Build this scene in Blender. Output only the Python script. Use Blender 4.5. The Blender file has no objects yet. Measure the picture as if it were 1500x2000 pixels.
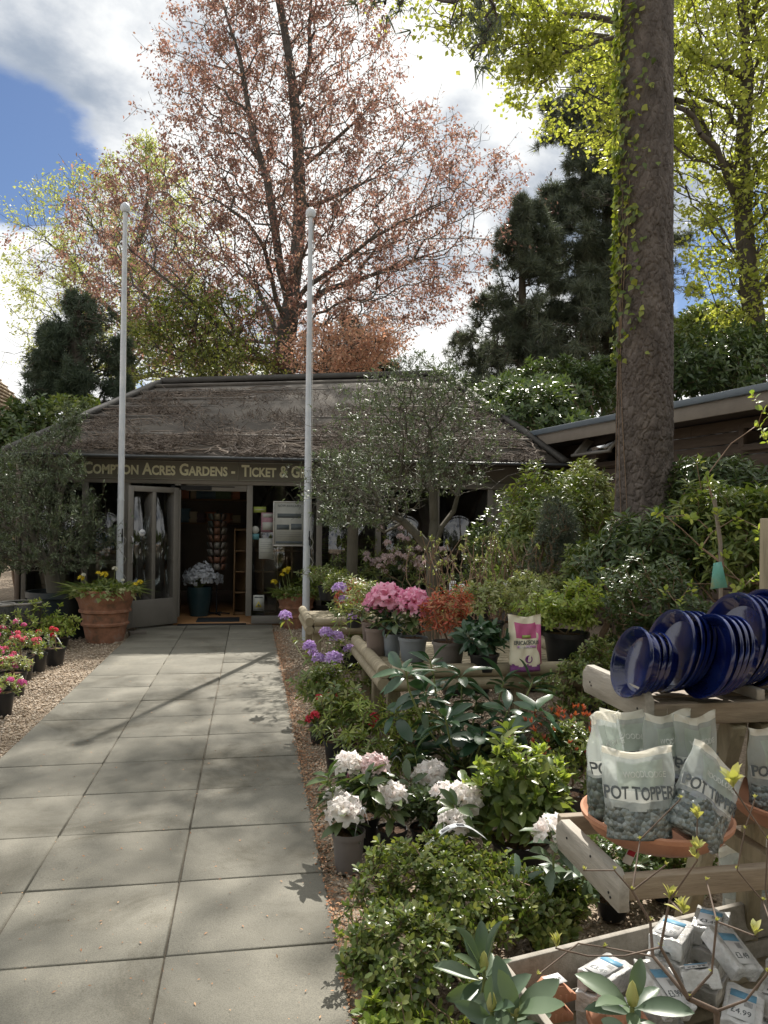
import bpy, math, random
import numpy as np
from mathutils import Vector, Matrix
R = math.radians
C = bpy.context.scene.collection
S = bpy.context.scene
random.seed(5)
rng = np.random.default_rng(7)

# ---------------------------------------------------------------- camera
F = 1500.0                      # focal length in photo pixels (photo 1500 x 2000)
TH, PH, AL = R(9.83), R(0.76), R(0.6)
CAM = np.array([0, 0, 1.59])
f0 = np.array([math.sin(TH)*math.cos(PH), math.cos(TH)*math.cos(PH), math.sin(PH)])
r0 = np.array([math.cos(TH), -math.sin(TH), 0])
u0 = np.cross(r0, f0)
cr = r0*math.cos(AL)+u0*math.sin(AL)
cu = np.cross(cr, f0)
cam = bpy.data.cameras.new('camera'); co = bpy.data.objects.new('camera', cam); C.objects.link(co)
co.matrix_world = Matrix([[cr[i], cu[i], -f0[i], CAM[i]] for i in range(3)]+[[0, 0, 0, 1]])
cam.sensor_fit = 'VERTICAL'; cam.sensor_height = 24; cam.lens = 24*F/2000
cam.clip_start = .05; cam.clip_end = 3000
S.camera = co

def ray(px, py): return f0+cr*((px-750)/F)+cu*((1000-py)/F)
def W(px, py, z): return CAM+ray(px, py)*z            # world point seen at a pixel of the photo, z metres ahead
def G(px, py, h=0.0):
    d = ray(px, py); return CAM+d*((h-CAM[2])/d[2])
def depth(p): return float(np.dot(np.asarray(p)-CAM, f0))

# ---------------------------------------------------------------- sun, sky, exposure
SAZ, SEL = TH+R(12), R(48.5)      # azimuth clockwise from +Y, elevation
SD = np.array([math.sin(SAZ)*math.cos(SEL), math.cos(SAZ)*math.cos(SEL), math.sin(SEL)])
sun = bpy.data.lights.new('sun', 'SUN'); sun.energy = 5.0; sun.angle = R(.53); sun.color = (1, .945, .86)
so = bpy.data.objects.new('sun', sun); C.objects.link(so)
so.rotation_euler = Vector(SD).to_track_quat('Z', 'Y').to_euler()
S.view_settings.view_transform = 'Standard'; S.view_settings.look = 'None'
S.view_settings.exposure = 0.72; S.view_settings.gamma = 1
S.cycles.max_bounces = 8; S.cycles.transparent_max_bounces = 12
S.cycles.use_denoising = True

wd = bpy.data.worlds.new('World'); S.world = wd; wd.use_nodes = True
wn, wl = wd.node_tree.nodes, wd.node_tree.links; wn.clear()
def wnode(t, **k):
    n = wn.new(t)
    for a, b in k.items(): setattr(n, a, b)
    return n
def wmath(op, a, b=None, clamp=False):
    n = wn.new('ShaderNodeMath'); n.operation = op; n.use_clamp = clamp
    for i, x in enumerate((a, b)):
        if x is None: continue
        if isinstance(x, (int, float)): n.inputs[i].default_value = x
        else: wl.new(x, n.inputs[i])
    return n.outputs[0]
sky = wnode('ShaderNodeTexSky', sky_type='NISHITA', sun_disc=False, sun_elevation=SEL, sun_rotation=SAZ, air_density=1.0, dust_density=.6, ozone_density=2.5)
tc = wnode('ShaderNodeTexCoord')
sep = wnode('ShaderNodeSeparateXYZ'); wl.new(tc.outputs['Generated'], sep.inputs[0])
zz = wmath('ADD', wmath('MAXIMUM', sep.outputs[2], 0.0), .42)
px_ = wmath('DIVIDE', sep.outputs[0], zz); py_ = wmath('DIVIDE', sep.outputs[1], zz)
comb = wnode('ShaderNodeCombineXYZ'); wl.new(px_, comb.inputs[0]); wl.new(py_, comb.inputs[1])
def noise(scale, detail, rough, dist=0, off=(0, 0, 0)):
    m = wnode('ShaderNodeVectorMath', operation='ADD'); wl.new(comb.outputs[0], m.inputs[0]); m.inputs[1].default_value = off
    n = wnode('ShaderNodeTexNoise'); wl.new(m.outputs[0], n.inputs[0])
    n.inputs['Scale'].default_value = scale; n.inputs['Detail'].default_value = detail
    n.inputs['Roughness'].default_value = rough; n.inputs['Distortion'].default_value = dist
    return n.outputs[0]
def blob(px, py, width):           # a bump of 1 round the direction of a patch of sky
    d = ray(px, py); d = d/np.linalg.norm(d)
    m = wnode('ShaderNodeVectorMath', operation='DOT_PRODUCT'); wl.new(tc.outputs['Generated'], m.inputs[0]); m.inputs[1].default_value = tuple(d)
    x = wmath('DIVIDE', wmath('SUBTRACT', m.outputs['Value'], 1.0), width)
    return wmath('POWER', 2.718, x)
n1 = noise(2.6, 10, .58, .25, (3.1, 1.7, 0)); n2 = noise(1.5, 6, .5, .1, (7.3, 2.2, 4)); n3 = noise(9, 6, .6, 0, (1, 5, 2))
dens = wmath('ADD', wmath('ADD', n1, .115), wmath('MULTIPLY', wmath('SUBTRACT', n3, .5), .12))
for (bx_, by_, bw, am) in [(50, 200, .009, -.34), (230, 130, .004, .14), (10, 20, .002, .2), (90, 330, .0025, -.16), (-250, 150, .02, -.2), (1000, 400, .0012, -.10), (1430, 420, .006, -.17), (1380, 560, .003, -.1), (330, 100, .02, .10), (100, 300, .0012, .08), (50, 450, .012, .16), (800, 250, .03, .12), (850, 650, .02, .08)]:
    dens = wmath('ADD', dens, wmath('MULTIPLY', blob(bx_, by_, bw), am))
mask = wnode('ShaderNodeMapRange', interpolation_type='SMOOTHSTEP'); wl.new(dens, mask.inputs[0])
mask.inputs[1].default_value = .44; mask.inputs[2].default_value = .56
thick = wnode('ShaderNodeMapRange', interpolation_type='SMOOTHSTEP'); wl.new(wmath('ADD', wmath('ADD', wmath('MULTIPLY', n1, .55), wmath('MULTIPLY', n2, .5)), wmath('ADD', wmath('MULTIPLY', blob(930, 230, .03), .10), wmath('ADD', wmath('MULTIPLY', n3, .10), -.05))), thick.inputs[0])
thick.inputs[1].default_value = .53; thick.inputs[2].default_value = .70
ccol = wnode('ShaderNodeMixRGB'); wl.new(thick.outputs[0], ccol.inputs[0])
ccol.inputs[1].default_value = (1.3, 1.3, 1.27, 1); ccol.inputs[2].default_value = (.38, .45, .56, 1)
skm = wnode('ShaderNodeMixRGB', blend_type='MULTIPLY'); skm.inputs[0].default_value = 1
wl.new(sky.outputs[0], skm.inputs[1]); skm.inputs[2].default_value = (.78, .86, 1.0, 1)
bg1 = wnode('ShaderNodeBackground'); wl.new(skm.outputs[0], bg1.inputs[0]); bg1.inputs[1].default_value = .058
bg2 = wnode('ShaderNodeBackground'); wl.new(ccol.outputs[0], bg2.inputs[0]); bg2.inputs[1].default_value = .58
mx = wnode('ShaderNodeMixShader'); wl.new(mask.outputs[0], mx.inputs[0]); wl.new(bg1.outputs[0], mx.inputs[1]); wl.new(bg2.outputs[0], mx.inputs[2])
wo = wnode('ShaderNodeOutputWorld'); wl.new(mx.outputs[0], wo.inputs[0])

# ---------------------------------------------------------------- materials
def newmat(name):
    m = bpy.data.materials.new(name); m.use_nodes = True
    nt = m.node_tree; nt.nodes.clear()
    out = nt.nodes.new('ShaderNodeOutputMaterial')
    return m, nt.nodes, nt.links, out
def ramp(n, l, src, cols):
    r = n.new('ShaderNodeValToRGB'); el = r.color_ramp.elements
    while len(el) < len(cols): el.new(.5)
    for i, c in enumerate(cols):
        p = i/(len(cols)-1) if len(c) == 3 else c[3]
        el[i].position = p
    for i, c in enumerate(cols): el[i].color = (c[0], c[1], c[2], 1)
    l.new(src, r.inputs[0]); return r.outputs[0]
def solid(name, cols, rough=.7, scale=6, detail=5, bump=.0, bscale=60, stretch=(1, 1, 1), spec=.4, metal=0, island=.0, coat=0, bdist=.01, coord='Object'):
    """noise between the given colours, with bump; island > 0 adds a tint per piece"""
    m, n, l, out = newmat(name)
    p = n.new('ShaderNodeBsdfPrincipled'); l.new(p.outputs[0], out.inputs[0])
    p.inputs['Roughness'].default_value = rough; p.inputs['Metallic'].default_value = metal
    p.inputs['Specular IOR Level'].default_value = spec; p.inputs['Coat Weight'].default_value = coat
    tcn = n.new('ShaderNodeTexCoord'); mp = n.new('ShaderNodeMapping'); l.new(tcn.outputs[coord], mp.inputs[0]); mp.inputs['Scale'].default_value = stretch
    nz_ = n.new('ShaderNodeTexNoise'); l.new(mp.outputs[0], nz_.inputs[0]); nz_.inputs['Scale'].default_value = scale; nz_.inputs['Detail'].default_value = detail
    nz_.inputs['Roughness'].default_value = .62
    src = nz_.outputs[0]
    mr = n.new('ShaderNodeMapRange'); l.new(src, mr.inputs[0]); mr.inputs[1].default_value = .28; mr.inputs[2].default_value = .72; src = mr.outputs[0]
    if island:
        g = n.new('ShaderNodeNewGeometry'); a = n.new('ShaderNodeMix'); a.data_type = 'FLOAT'; a.inputs[0].default_value = island
        l.new(src, a.inputs[2]); l.new(g.outputs['Random Per Island'], a.inputs[3]); src = a.outputs[0]
    cols = cols if isinstance(cols, list) else [cols, tuple(c*.8 for c in cols)]
    l.new(ramp(n, l, src, cols), p.inputs['Base Color'])
    if bump:
        b = n.new('ShaderNodeTexNoise'); l.new(mp.outputs[0], b.inputs[0]); b.inputs['Scale'].default_value = bscale; b.inputs['Detail'].default_value = 4
        bn = n.new('ShaderNodeBump'); bn.inputs['Strength'].default_value = bump; bn.inputs['Distance'].default_value = bdist
        l.new(b.outputs[0], bn.inputs['Height']); l.new(bn.outputs[0], p.inputs['Normal'])
    return m
def leafm(name, cols, trans=.45, rough=.38, spec=.5, tint=(1.25, 1.25, .55)):
    m, n, l, out = newmat(name)
    p = n.new('ShaderNodeBsdfPrincipled'); p.inputs['Roughness'].default_value = rough; p.inputs['Specular IOR Level'].default_value = spec
    g = n.new('ShaderNodeNewGeometry'); col = ramp(n, l, g.outputs['Random Per Island'], cols)
    l.new(col, p.inputs['Base Color'])
    if trans:
        t = n.new('ShaderNodeBsdfTranslucent'); mu = n.new('ShaderNodeMixRGB'); mu.blend_type = 'MULTIPLY'; mu.inputs[0].default_value = 1
        l.new(col, mu.inputs[1]); mu.inputs[2].default_value = (*tint, 1); l.new(mu.outputs[0], t.inputs[0])
        x = n.new('ShaderNodeMixShader'); x.inputs[0].default_value = trans
        l.new(p.outputs[0], x.inputs[1]); l.new(t.outputs[0], x.inputs[2]); l.new(x.outputs[0], out.inputs[0])
    else: l.new(p.outputs[0], out.inputs[0])
    return m
def glassm(name, tint=(.9, .93, .92), ior=1.45, boost=1.0, haze=0.0):
    m, n, l, out = newmat(name)
    tr = n.new('ShaderNodeBsdfTransparent'); tr.inputs[0].default_value = (*tint, 1)
    gl = n.new('ShaderNodeBsdfGlossy'); gl.inputs['Roughness'].default_value = .01
    fr = n.new('ShaderNodeFresnel'); fr.inputs[0].default_value = ior
    x = n.new('ShaderNodeMixShader'); l.new(tr.outputs[0], x.inputs[1]); l.new(gl.outputs[0], x.inputs[2])
    mm = n.new('ShaderNodeMath'); mm.operation = 'MULTIPLY_ADD'; mm.inputs[1].default_value = boost; mm.inputs[2].default_value = .03; mm.use_clamp = True
    l.new(fr.outputs[0], mm.inputs[0]); l.new(mm.outputs[0], x.inputs[0]); l.new(x.outputs[0], out.inputs[0])
    return m
def stonem(name, cols, scale=55):
    m, n, l, out = newmat(name); p = n.new('ShaderNodeBsdfPrincipled'); l.new(p.outputs[0], out.inputs[0]); p.inputs['Roughness'].default_value = .3; p.inputs['Coat Weight'].default_value = .5
    t = n.new('ShaderNodeTexCoord'); v = n.new('ShaderNodeTexVoronoi'); l.new(t.outputs['Object'], v.inputs[0]); v.inputs['Scale'].default_value = scale
    s = n.new('ShaderNodeSeparateColor'); l.new(v.outputs['Color'], s.inputs[0]); l.new(ramp(n, l, s.outputs[0], cols), p.inputs['Base Color'])
    b = n.new('ShaderNodeBump'); b.invert = True; b.inputs['Strength'].default_value = 1; b.inputs['Distance'].default_value = .012; l.new(v.outputs['Distance'], b.inputs['Height']); l.new(b.outputs[0], p.inputs['Normal']); return m
def filmm(name, col, opac, rough=.18):
    """thin clear plastic film, partly printed"""
    m, n, l, out = newmat(name)
    tr = n.new('ShaderNodeBsdfTransparent'); tr.inputs[0].default_value = (.93, .95, .94, 1)
    p = n.new('ShaderNodeBsdfPrincipled'); p.inputs['Base Color'].default_value = (*col, 1); p.inputs['Roughness'].default_value = rough
    t = n.new('ShaderNodeBsdfTranslucent'); t.inputs[0].default_value = (*col, 1)
    y = n.new('ShaderNodeMixShader'); y.inputs[0].default_value = .45; l.new(p.outputs[0], y.inputs[1]); l.new(t.outputs[0], y.inputs[2])
    x = n.new('ShaderNodeMixShader'); x.inputs[0].default_value = opac; l.new(tr.outputs[0], x.inputs[1]); l.new(y.outputs[0], x.inputs[2]); l.new(x.outputs[0], out.inputs[0])
    tcn = n.new('ShaderNodeTexCoord'); b = n.new('ShaderNodeTexNoise'); l.new(tcn.outputs['Object'], b.inputs[0]); b.inputs['Scale'].default_value = 26; b.inputs['Distortion'].default_value = 1.5
    bn = n.new('ShaderNodeBump'); bn.inputs['Strength'].default_value = .6; bn.inputs['Distance'].default_value = .01; l.new(b.outputs[0], bn.inputs['Height']); l.new(bn.outputs[0], p.inputs['Normal'])
    return m

# ---------------------------------------------------------------- mesh helpers
def nz(v): v = np.asarray(v, float); return v/np.maximum(np.linalg.norm(v, axis=-1, keepdims=True), 1e-9)
def mk(name, V, Fs, mats, parent=None, smooth=False, mi=None, loc=None, rotz=0):
    V = np.ascontiguousarray(V, dtype=np.float32); Fs = [np.asarray(f, dtype=np.int32) for f in Fs if len(f)]
    me = bpy.data.meshes.new(name); me.vertices.add(len(V)); me.vertices.foreach_set('co', V.ravel())
    lp = np.concatenate([f.ravel() for f in Fs]); tot = np.concatenate([np.full(len(f), f.shape[1], np.int32) for f in Fs])
    st = np.concatenate([[0], np.cumsum(tot)[:-1]]).astype(np.int32)
    me.loops.add(len(lp)); me.loops.foreach_set('vertex_index', lp)
    me.polygons.add(len(tot)); me.polygons.foreach_set('loop_start', st)
    mats = mats if isinstance(mats, (list, tuple)) else [mats]
    for m in mats: me.materials.append(m)
    if mi is not None: me.polygons.foreach_set('material_index', np.asarray(mi, np.int32))
    if smooth: me.polygons.foreach_set('use_smooth', np.ones(len(tot), bool))
    me.update(calc_edges=True)
    if smooth == 'auto': me.set_sharp_from_angle(angle=R(38))
    o = bpy.data.objects.new(name, me); C.objects.link(o)
    if parent is not None: o.parent = parent
    if loc is not None: o.location = tuple(loc)
    if rotz: o.rotation_euler = (0, 0, rotz)
    return o
class MB:
    def __init__(s): s.V = []; s.Q = []; s.T = []; s.qm = []; s.tm = []; s.n = 0
    def add(s, V, F, mi=0):
        V = np.asarray(V, float); F = np.asarray(F, np.int64)
        if len(F) == 0: return
        if F.shape[1] == 4: s.Q.append(F+s.n); s.qm.append(np.full(len(F), mi))
        else: s.T.append(F+s.n); s.tm.append(np.full(len(F), mi))
        s.V.append(V); s.n += len(V)
    def bx(s, x0, x1, y0, y1, z0, z1, mi=0, M=None, o=(0, 0, 0)):
        v = np.array([[x, y, z] for z in (z0, z1) for y in (y0, y1) for x in (x0, x1)], float)
        if M is not None: v = v@np.asarray(M).T
        s.add(v+np.asarray(o), [[0, 2, 3, 1], [4, 5, 7, 6], [0, 1, 5, 4], [2, 6, 7, 3], [0, 4, 6, 2], [1, 3, 7, 5]], mi)
    def bar(s, a, b, w, h, up=(0, 0, 1), mi=0):
        """a squared bar from a to b, w wide and h high (along up)"""
        a = np.asarray(a, float); b = np.asarray(b, float); d = nz(b-a); x = nz(np.cross(d, up)); u = np.cross(x, d); L = np.linalg.norm(b-a)
        M = np.stack([x, d, u], 1); s.bx(-w/2, w/2, 0, L, -h/2, h/2, mi, M, a)
    def tube(s, P, Rr, k=8, mi=0, cap=True):
        P = np.asarray(P, float); n = len(P); Rr = np.broadcast_to(np.asarray(Rr, float), (n,))
        t = nz(np.gradient(P, axis=0)); ref = np.array([0, 0, 1.]) if abs(t[0][2]) < .9 else np.array([1., 0, 0])
        x = nz(np.cross(t, ref)); y = np.cross(t, x); a = np.arange(k)*2*math.pi/k
        ring = P[:, None]+Rr[:, None, None]*(x[:, None]*np.cos(a)[None, :, None]+y[:, None]*np.sin(a)[None, :, None])
        V = ring.reshape(-1, 3); i = np.arange(n-1)[:, None]*k; j = np.arange(k)[None]; j2 = (j+1) % k
        s.add(V, np.stack([i+j, i+j2, i+k+j2, i+k+j], -1).reshape(-1, 4), mi)
        if cap:
            for e, fl in ((0, 1), (n-1, 0)):
                v = np.vstack([ring[e], P[e]]); f = np.array([[q, (q+1) % k, k] for q in range(k)]); s.add(v, f[:, ::-1] if fl == 0 else f, mi)
    def lathe(s, prof, k=24, c=(0, 0, 0), M=None, mi=0, wob=0):
        prof = np.asarray(prof, float); a = np.arange(k)*2*math.pi/k; n = len(prof)
        rr = prof[:, 0][:, None]*(1+wob*np.sin(3*a+prof[:, 1][:, None]*9)[...])
        V = np.stack([rr*np.cos(a), rr*np.sin(a), np.repeat(prof[:, 1][:, None], k, 1)], -1).reshape(-1, 3)
        if M is not None: V = V@np.asarray(M).T
        i = np.arange(n-1)[:, None]*k; j = np.arange(k)[None]; j2 = (j+1) % k
        s.add(V+np.asarray(c), np.stack([i+j, i+j2, i+k+j2, i+k+j], -1).reshape(-1, 4), mi)
    def poly(s, pts, th, mi=0):
        """flat polygon (list of 3D points) extruded by vector th"""
        p = np.asarray(pts, float); n = len(p); th = np.asarray(th, float); c = p.mean(0)
        V = np.vstack([p, p+th, c, c+th]); Q = [[i, (i+1) % n, n+(i+1) % n, n+i] for i in range(n)]
        T = [[(i+1) % n, i, 2*n] for i in range(n)]+[[n+i, n+(i+1) % n, 2*n+1] for i in range(n)]
        s.add(V, Q, mi); s.n -= len(V); s.V.pop(); s.T.append(np.array(T)+s.n); s.tm.append(np.full(len(T), mi)); s.V.append(V); s.n += len(V)
    def build(s, name, mats, parent=None, smooth=False, loc=None, bevel=0, rotz=0):
        Fs = []; mi = []
        if s.Q: Fs.append(np.concatenate(s.Q)); mi += s.qm
        if s.T: Fs.append(np.concatenate(s.T)); mi += s.tm
        o = mk(name, np.concatenate(s.V), Fs, mats, parent, smooth, np.concatenate(mi), loc, rotz)
        if bevel:
            b = o.modifiers.new('bevel', 'BEVEL'); b.width = bevel; b.segments = 2; b.limit_method = 'ANGLE'; b.angle_limit = R(50)
        return o
def thing(name, label, cat, loc=(0, 0, 0), rotz=0, group=None):
    o = bpy.data.objects.new(name, None); C.objects.link(o); o.location = tuple(loc); o.rotation_euler = (0, 0, rotz); o.empty_display_size = .1
    o['label'] = label; o['category'] = cat
    if group: o['group'] = group
    return o
def tag(o, label, cat, group=None):
    o['label'] = label; o['category'] = cat
    if group: o['group'] = group
    return o
def kind(o, k='structure'): o['kind'] = k; return o
def copy_thing(root, loc, rotz=0, label=None, scale=1, group=None):
    r = root.copy(); C.objects.link(r); r.location = tuple(loc); r.rotation_euler = (0, 0, rotz); r.scale = (scale,)*3
    if label: r['label'] = label
    if group: r['group'] = group
    for ch in list(root.children):
        c = ch.copy(); C.objects.link(c); c.parent = r
        for g in list(ch.children):
            d = g.copy(); C.objects.link(d); d.parent = c
    return r

# ---- leaves: templates lie along +Y, face +Z, length 1
def tmpl(prof, droop=.25, fold=.25, curl=0):
    """prof: (y, halfwidth) pairs; first and last have width 0"""
    V = []; T = []
    def zc(y): return -droop*y*y+curl*math.sin(y*6)
    mids = []; L = []; Rr = []
    for i, (y, w) in enumerate(prof):
        mids.append(len(V)); V.append((0, y, zc(y)))
        if 0 < i < len(prof)-1:
            L.append(len(V)); V.append((-w, y+.02, zc(y)+fold*w)); Rr.append(len(V)); V.append((w, y+.02, zc(y)+fold*w))
        else: L.append(mids[-1]); Rr.append(mids[-1])
    for i in range(len(prof)-1):
        for a, s_ in ((L, 0), (Rr, 1)):
            q = [mids[i], mids[i+1], a[i+1], a[i]]
            if s_: q = q[::-1]
            q2 = []
            for v in q:
                if v not in q2: q2.append(v)
            if len(q2) == 4: T += [[q2[0], q2[1], q2[2]], [q2[0], q2[2], q2[3]]]
            elif len(q2) == 3: T.append(q2)
    return np.array(V, float), np.array(T)
LKITE = tmpl([(0, 0), (.45, .26), (1, 0)], .15, .3)
LOLIVE = tmpl([(0, 0), (.5, .11), (1, 0)], .12, .2)
LOVAL = tmpl([(0, 0), (.3, .19), (.65, .2), (1, 0)], .2, .3)
LBOX = tmpl([(0, 0), (.3, .22), (.7, .24), (1, 0)], .1, .2)
LRHOD = tmpl([(0, 0), (.12, .03), (.3, .13), (.55, .19), (.8, .14), (1, 0)], .3, .35)
LLONG = tmpl([(0, 0), (.15, .05), (.45, .13), (.75, .1), (1, 0)], .35, .35)
LBIG = tmpl([(0, 0), (.08, .02), (.2, .09), (.35, .15), (.5, .18), (.65, .18), (.8, .14), (.92, .07), (1, 0)], .28, .4)
LBLADE = tmpl([(0, 0), (.3, .03), (.6, .028), (1, 0)], .7, .3)
def tuft_t(k=9, seed=1):
    r = np.random.default_rng(seed); V = []; T = []
    for i in range(k):
        d = nz(r.normal(size=3)*.75+np.array([0, 1.0, 0])); s_ = nz(np.cross(d, r.normal(size=3)))*.035
        n = len(V); V += [d*.05-s_, d*.05+s_, d*(.75+.3*r.random())]; T.append([n, n+1, n+2])
    return np.array(V), np.array(T)
TUFT = tuft_t(9)
def scatter(t, pos, d, hint, size, wid=1.0):
    tv, tf = t; N = len(pos); d = nz(d); x = nz(np.cross(d, hint)); n = np.cross(x, d)
    size = np.broadcast_to(np.asarray(size, float), (N,)); sz = size[:, None, None]; wd_ = np.broadcast_to(np.asarray(wid, float), (N,))[:, None, None]
    V = pos[:, None]+sz*(tv[None, :, 0:1]*x[:, None]*wd_+tv[None, :, 1:2]*d[:, None]+tv[None, :, 2:3]*n[:, None])
    Fc = tf[None]+(np.arange(N)*len(tv))[:, None, None]
    return V.reshape(-1, 3), Fc.reshape(-1, tf.shape[1])
def rosettes(tips, axes, t, k, size, r, beta=(50, 80), step=.25, wid=1.0, up=0.0):
    """k leaves round each tip, staggered back along the axis"""
    N = len(tips); axes = nz(axes); u = nz(np.cross(axes, nz(r.normal(size=(N, 3))))); v = np.cross(axes, u)
    ph = (np.arange(k)*2.399)[None]+r.random((N, 1))*6.28+r.normal(size=(N, k))*.25
    be = R(1)*(beta[0]+(beta[1]-beta[0])*(np.arange(k)/max(k-1, 1))[None]+r.normal(size=(N, k))*9)
    side = u[:, None]*np.cos(ph)[..., None]+v[:, None]*np.sin(ph)[..., None]
    d = axes[:, None]*np.cos(be)[..., None]+side*np.sin(be)[..., None]; d[..., 2] += up
    s_ = size*(.75+.5*r.random((N, k)))
    pos = tips[:, None]-axes[:, None]*(np.arange(k)/k*step*size*3)[None, :, None]
    h = axes[:, None]+r.normal(size=(N, k, 3))*.25
    return scatter(t, pos.reshape(-1, 3), d.reshape(-1, 3), np.broadcast_to(h, d.shape).reshape(-1, 3), s_.ravel(), wid)

# ---- branching: every tip joins the nearest part of what has grown so far
def grow(nodes, parent, tips, bf=.35, step=.3, jit=.06, droop=0, r=rng):
    cap = len(nodes)+len(tips)*14+10
    P = np.zeros((cap, 3)); par = np.full(cap, -1); pl = np.zeros(cap); n = len(nodes)
    P[:n] = nodes; par[:n] = parent
    for i in range(n):
        if par[i] >= 0: pl[i] = pl[par[i]]+np.linalg.norm(P[i]-P[par[i]])
    base = P[:n].copy(); dd = np.array([np.min(np.sum((base-t)**2, 1)) for t in tips]); order = np.argsort(dd); ends = []
    for t in np.asarray(tips)[order]:
        D = np.sqrt(np.sum((P[:n]-t)**2, 1)); i = int(np.argmin(D+bf*pl[:n])); L = D[i]
        k = int(min(12, max(1, L/step))); a = P[i].copy(); prev = i
        off = r.normal(size=3)*L*.12
        for q in range(1, k+1):
            s_ = q/k; p = a+(t-a)*s_+off*math.sin(math.pi*s_)+(r.normal(size=3)*jit*step if q < k else 0); p[2] += droop*L*math.sin(math.pi*s_)
            if n >= cap: break
            P[n] = p; par[n] = prev; pl[n] = pl[prev]+np.linalg.norm(p-P[prev]); prev = n; n += 1
        ends.append(prev)
    return P[:n], par[:n], np.array(ends)
def thick(P, par, r_end, expo=None, r_max=None):
    n = len(P); a = np.zeros(n)
    for i in range(n-1, 0, -1):
        if a[i] == 0: a[i] = 1
        if par[i] >= 0: a[par[i]] += a[i]
    a[0] = max(a[0], 1); ex = math.log(max(a.max(), 2))/math.log(r_max/r_end) if r_max else expo
    global CNT
    CNT = a
    return r_end*a**(1/ex)
def segs(P, par, rr, kthick=8, thr=.03, rmin=0):
    V = []; Fq = []; n0 = 0
    idx = np.where((par >= 0) & (rr >= rmin))[0]
    for sel, k in ((idx[rr[idx] >= thr], kthick), (idx[rr[idx] < thr], 3)):
        if not len(sel): continue
        a = P[par[sel]]; b = P[sel]; d = nz(b-a); ra = np.minimum(rr[par[sel]], rr[sel]*1.35); rb = rr[sel]
        ref = np.where(np.abs(d[:, 2:3]) < .9, [[0, 0, 1.]], [[1., 0, 0]]); x = nz(np.cross(d, ref)); y = np.cross(d, x)
        an = np.arange(k)*2*math.pi/k; ring = x[:, None]*np.cos(an)[None, :, None]+y[:, None]*np.sin(an)[None, :, None]
        b2 = b+d*(rb*.5)[:, None]
        vv = np.concatenate([a[:, None]+ring*ra[:, None, None], b2[:, None]+ring*rb[:, None, None]], 1)
        j = np.arange(k); f = np.stack([j, (j+1) % k, k+(j+1) % k, k+j], -1)
        ff = f[None]+(np.arange(len(sel))*2*k)[:, None, None]+n0
        V.append(vv.reshape(-1, 3)); Fq.append(ff.reshape(-1, 4)); n0 += len(sel)*2*k
    return np.concatenate(V), np.concatenate(Fq)
def chain(nodes, parent, pts, start, rs=None):
    """append a polyline (resampled) to nodes; returns index of its end"""
    prev = start
    for p in pts:
        a = np.asarray(nodes[prev]); L = np.linalg.norm(p-a); k = max(1, int(L/.5))
        for q in range(1, k+1): nodes.append(a+(p-a)*q/k); parent.append(prev); prev = len(nodes)-1
    return prev
def lumpy(dirs, r, amp=.28, k=26, w=.12):
    c = nz(r.normal(size=(k, 3))); a = r.normal(size=k)
    D = dirs@c.T; return 1+amp*np.sum(a*np.exp((D-1)/w), 1)
def ellip(n, radii, r, shell=.5, low=-.6, amp=.28):
    d = nz(r.normal(size=(int(n*3), 3))); d = d[d[:, 2] > low][:n]
    rad = (shell+(1-shell)*r.random(len(d)))**.8*lumpy(d, r, amp)
    return d*rad[:, None]*np.asarray(radii), d
# ================================================================ materials in use
def slabm():
    m, n, l, out = newmat('slab'); p = n.new('ShaderNodeBsdfPrincipled'); l.new(p.outputs[0], out.inputs[0]); p.inputs['Roughness'].default_value = .82; p.inputs['Specular IOR Level'].default_value = .25
    t = n.new('ShaderNodeTexCoord')
    def nse(s, d, r_=.6, dist=0):
        a = n.new('ShaderNodeTexNoise'); l.new(t.outputs['Object'], a.inputs[0]); a.inputs['Scale'].default_value = s; a.inputs['Detail'].default_value = d; a.inputs['Roughness'].default_value = r_; a.inputs['Distortion'].default_value = dist; return a.outputs[0]
    def mixc(f, a, b, mode='MIX'):
        x = n.new('ShaderNodeMixRGB'); x.blend_type = mode
        for i, v in enumerate((f, a, b)):
            if isinstance(v, float): x.inputs[i].default_value = v
            elif isinstance(v, tuple): x.inputs[i].default_value = (*v, 1)
            else: l.new(v, x.inputs[i])
        return x.outputs[0]
    g = n.new('ShaderNodeNewGeometry')
    base = mixc(.55, ramp(n, l, nse(2.2, 9, .65), [(.14, .133, .111, .3), (.20, .19, .161, .5), (.255, .242, .208, .72)]), ramp(n, l, g.outputs['Random Per Island'], [(.135, .128, .109), (.195, .186, .16)]))
    stain = ramp(n, l, nse(1.1, 10, .72, .6), [(.55, .53, .48, .34), (.92, .92, .9, .48), (1.02, 1.02, 1.0, .58), (1.3, 1.28, 1.2, .74)])
    c = mixc(1.0, base, stain, 'MULTIPLY')
    grit = ramp(n, l, nse(230, 4, .75), [(.66, .66, .64, .34), (1, 1, 1, .5), (1.28, 1.26, 1.2, .66)]); c = mixc(1.0, c, grit, 'MULTIPLY')
    spot = ramp(n, l, nse(38, 2, .5), [(0, 0, 0, .70), (1, 1, 1, .76)]); c = mixc(spot, c, (.13, .12, .095)); l.new(c, p.inputs['Base Color'])
    b = n.new('ShaderNodeBump'); b.inputs['Strength'].default_value = .5; b.inputs['Distance'].default_value = .003; l.new(nse(150, 5), b.inputs['Height']); l.new(b.outputs[0], p.inputs['Normal']); return m
m_slab = slabm()
m_joint = solid('joint', [(.10, .085, .065), (.16, .14, .11)], .95, 30, bump=.5)
m_gravel_bed = solid('gravel_bed', [(.16, .12, .085), (.30, .235, .17), (.42, .34, .26)], .9, 55, 8, .9, 75, bdist=.02)
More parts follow.
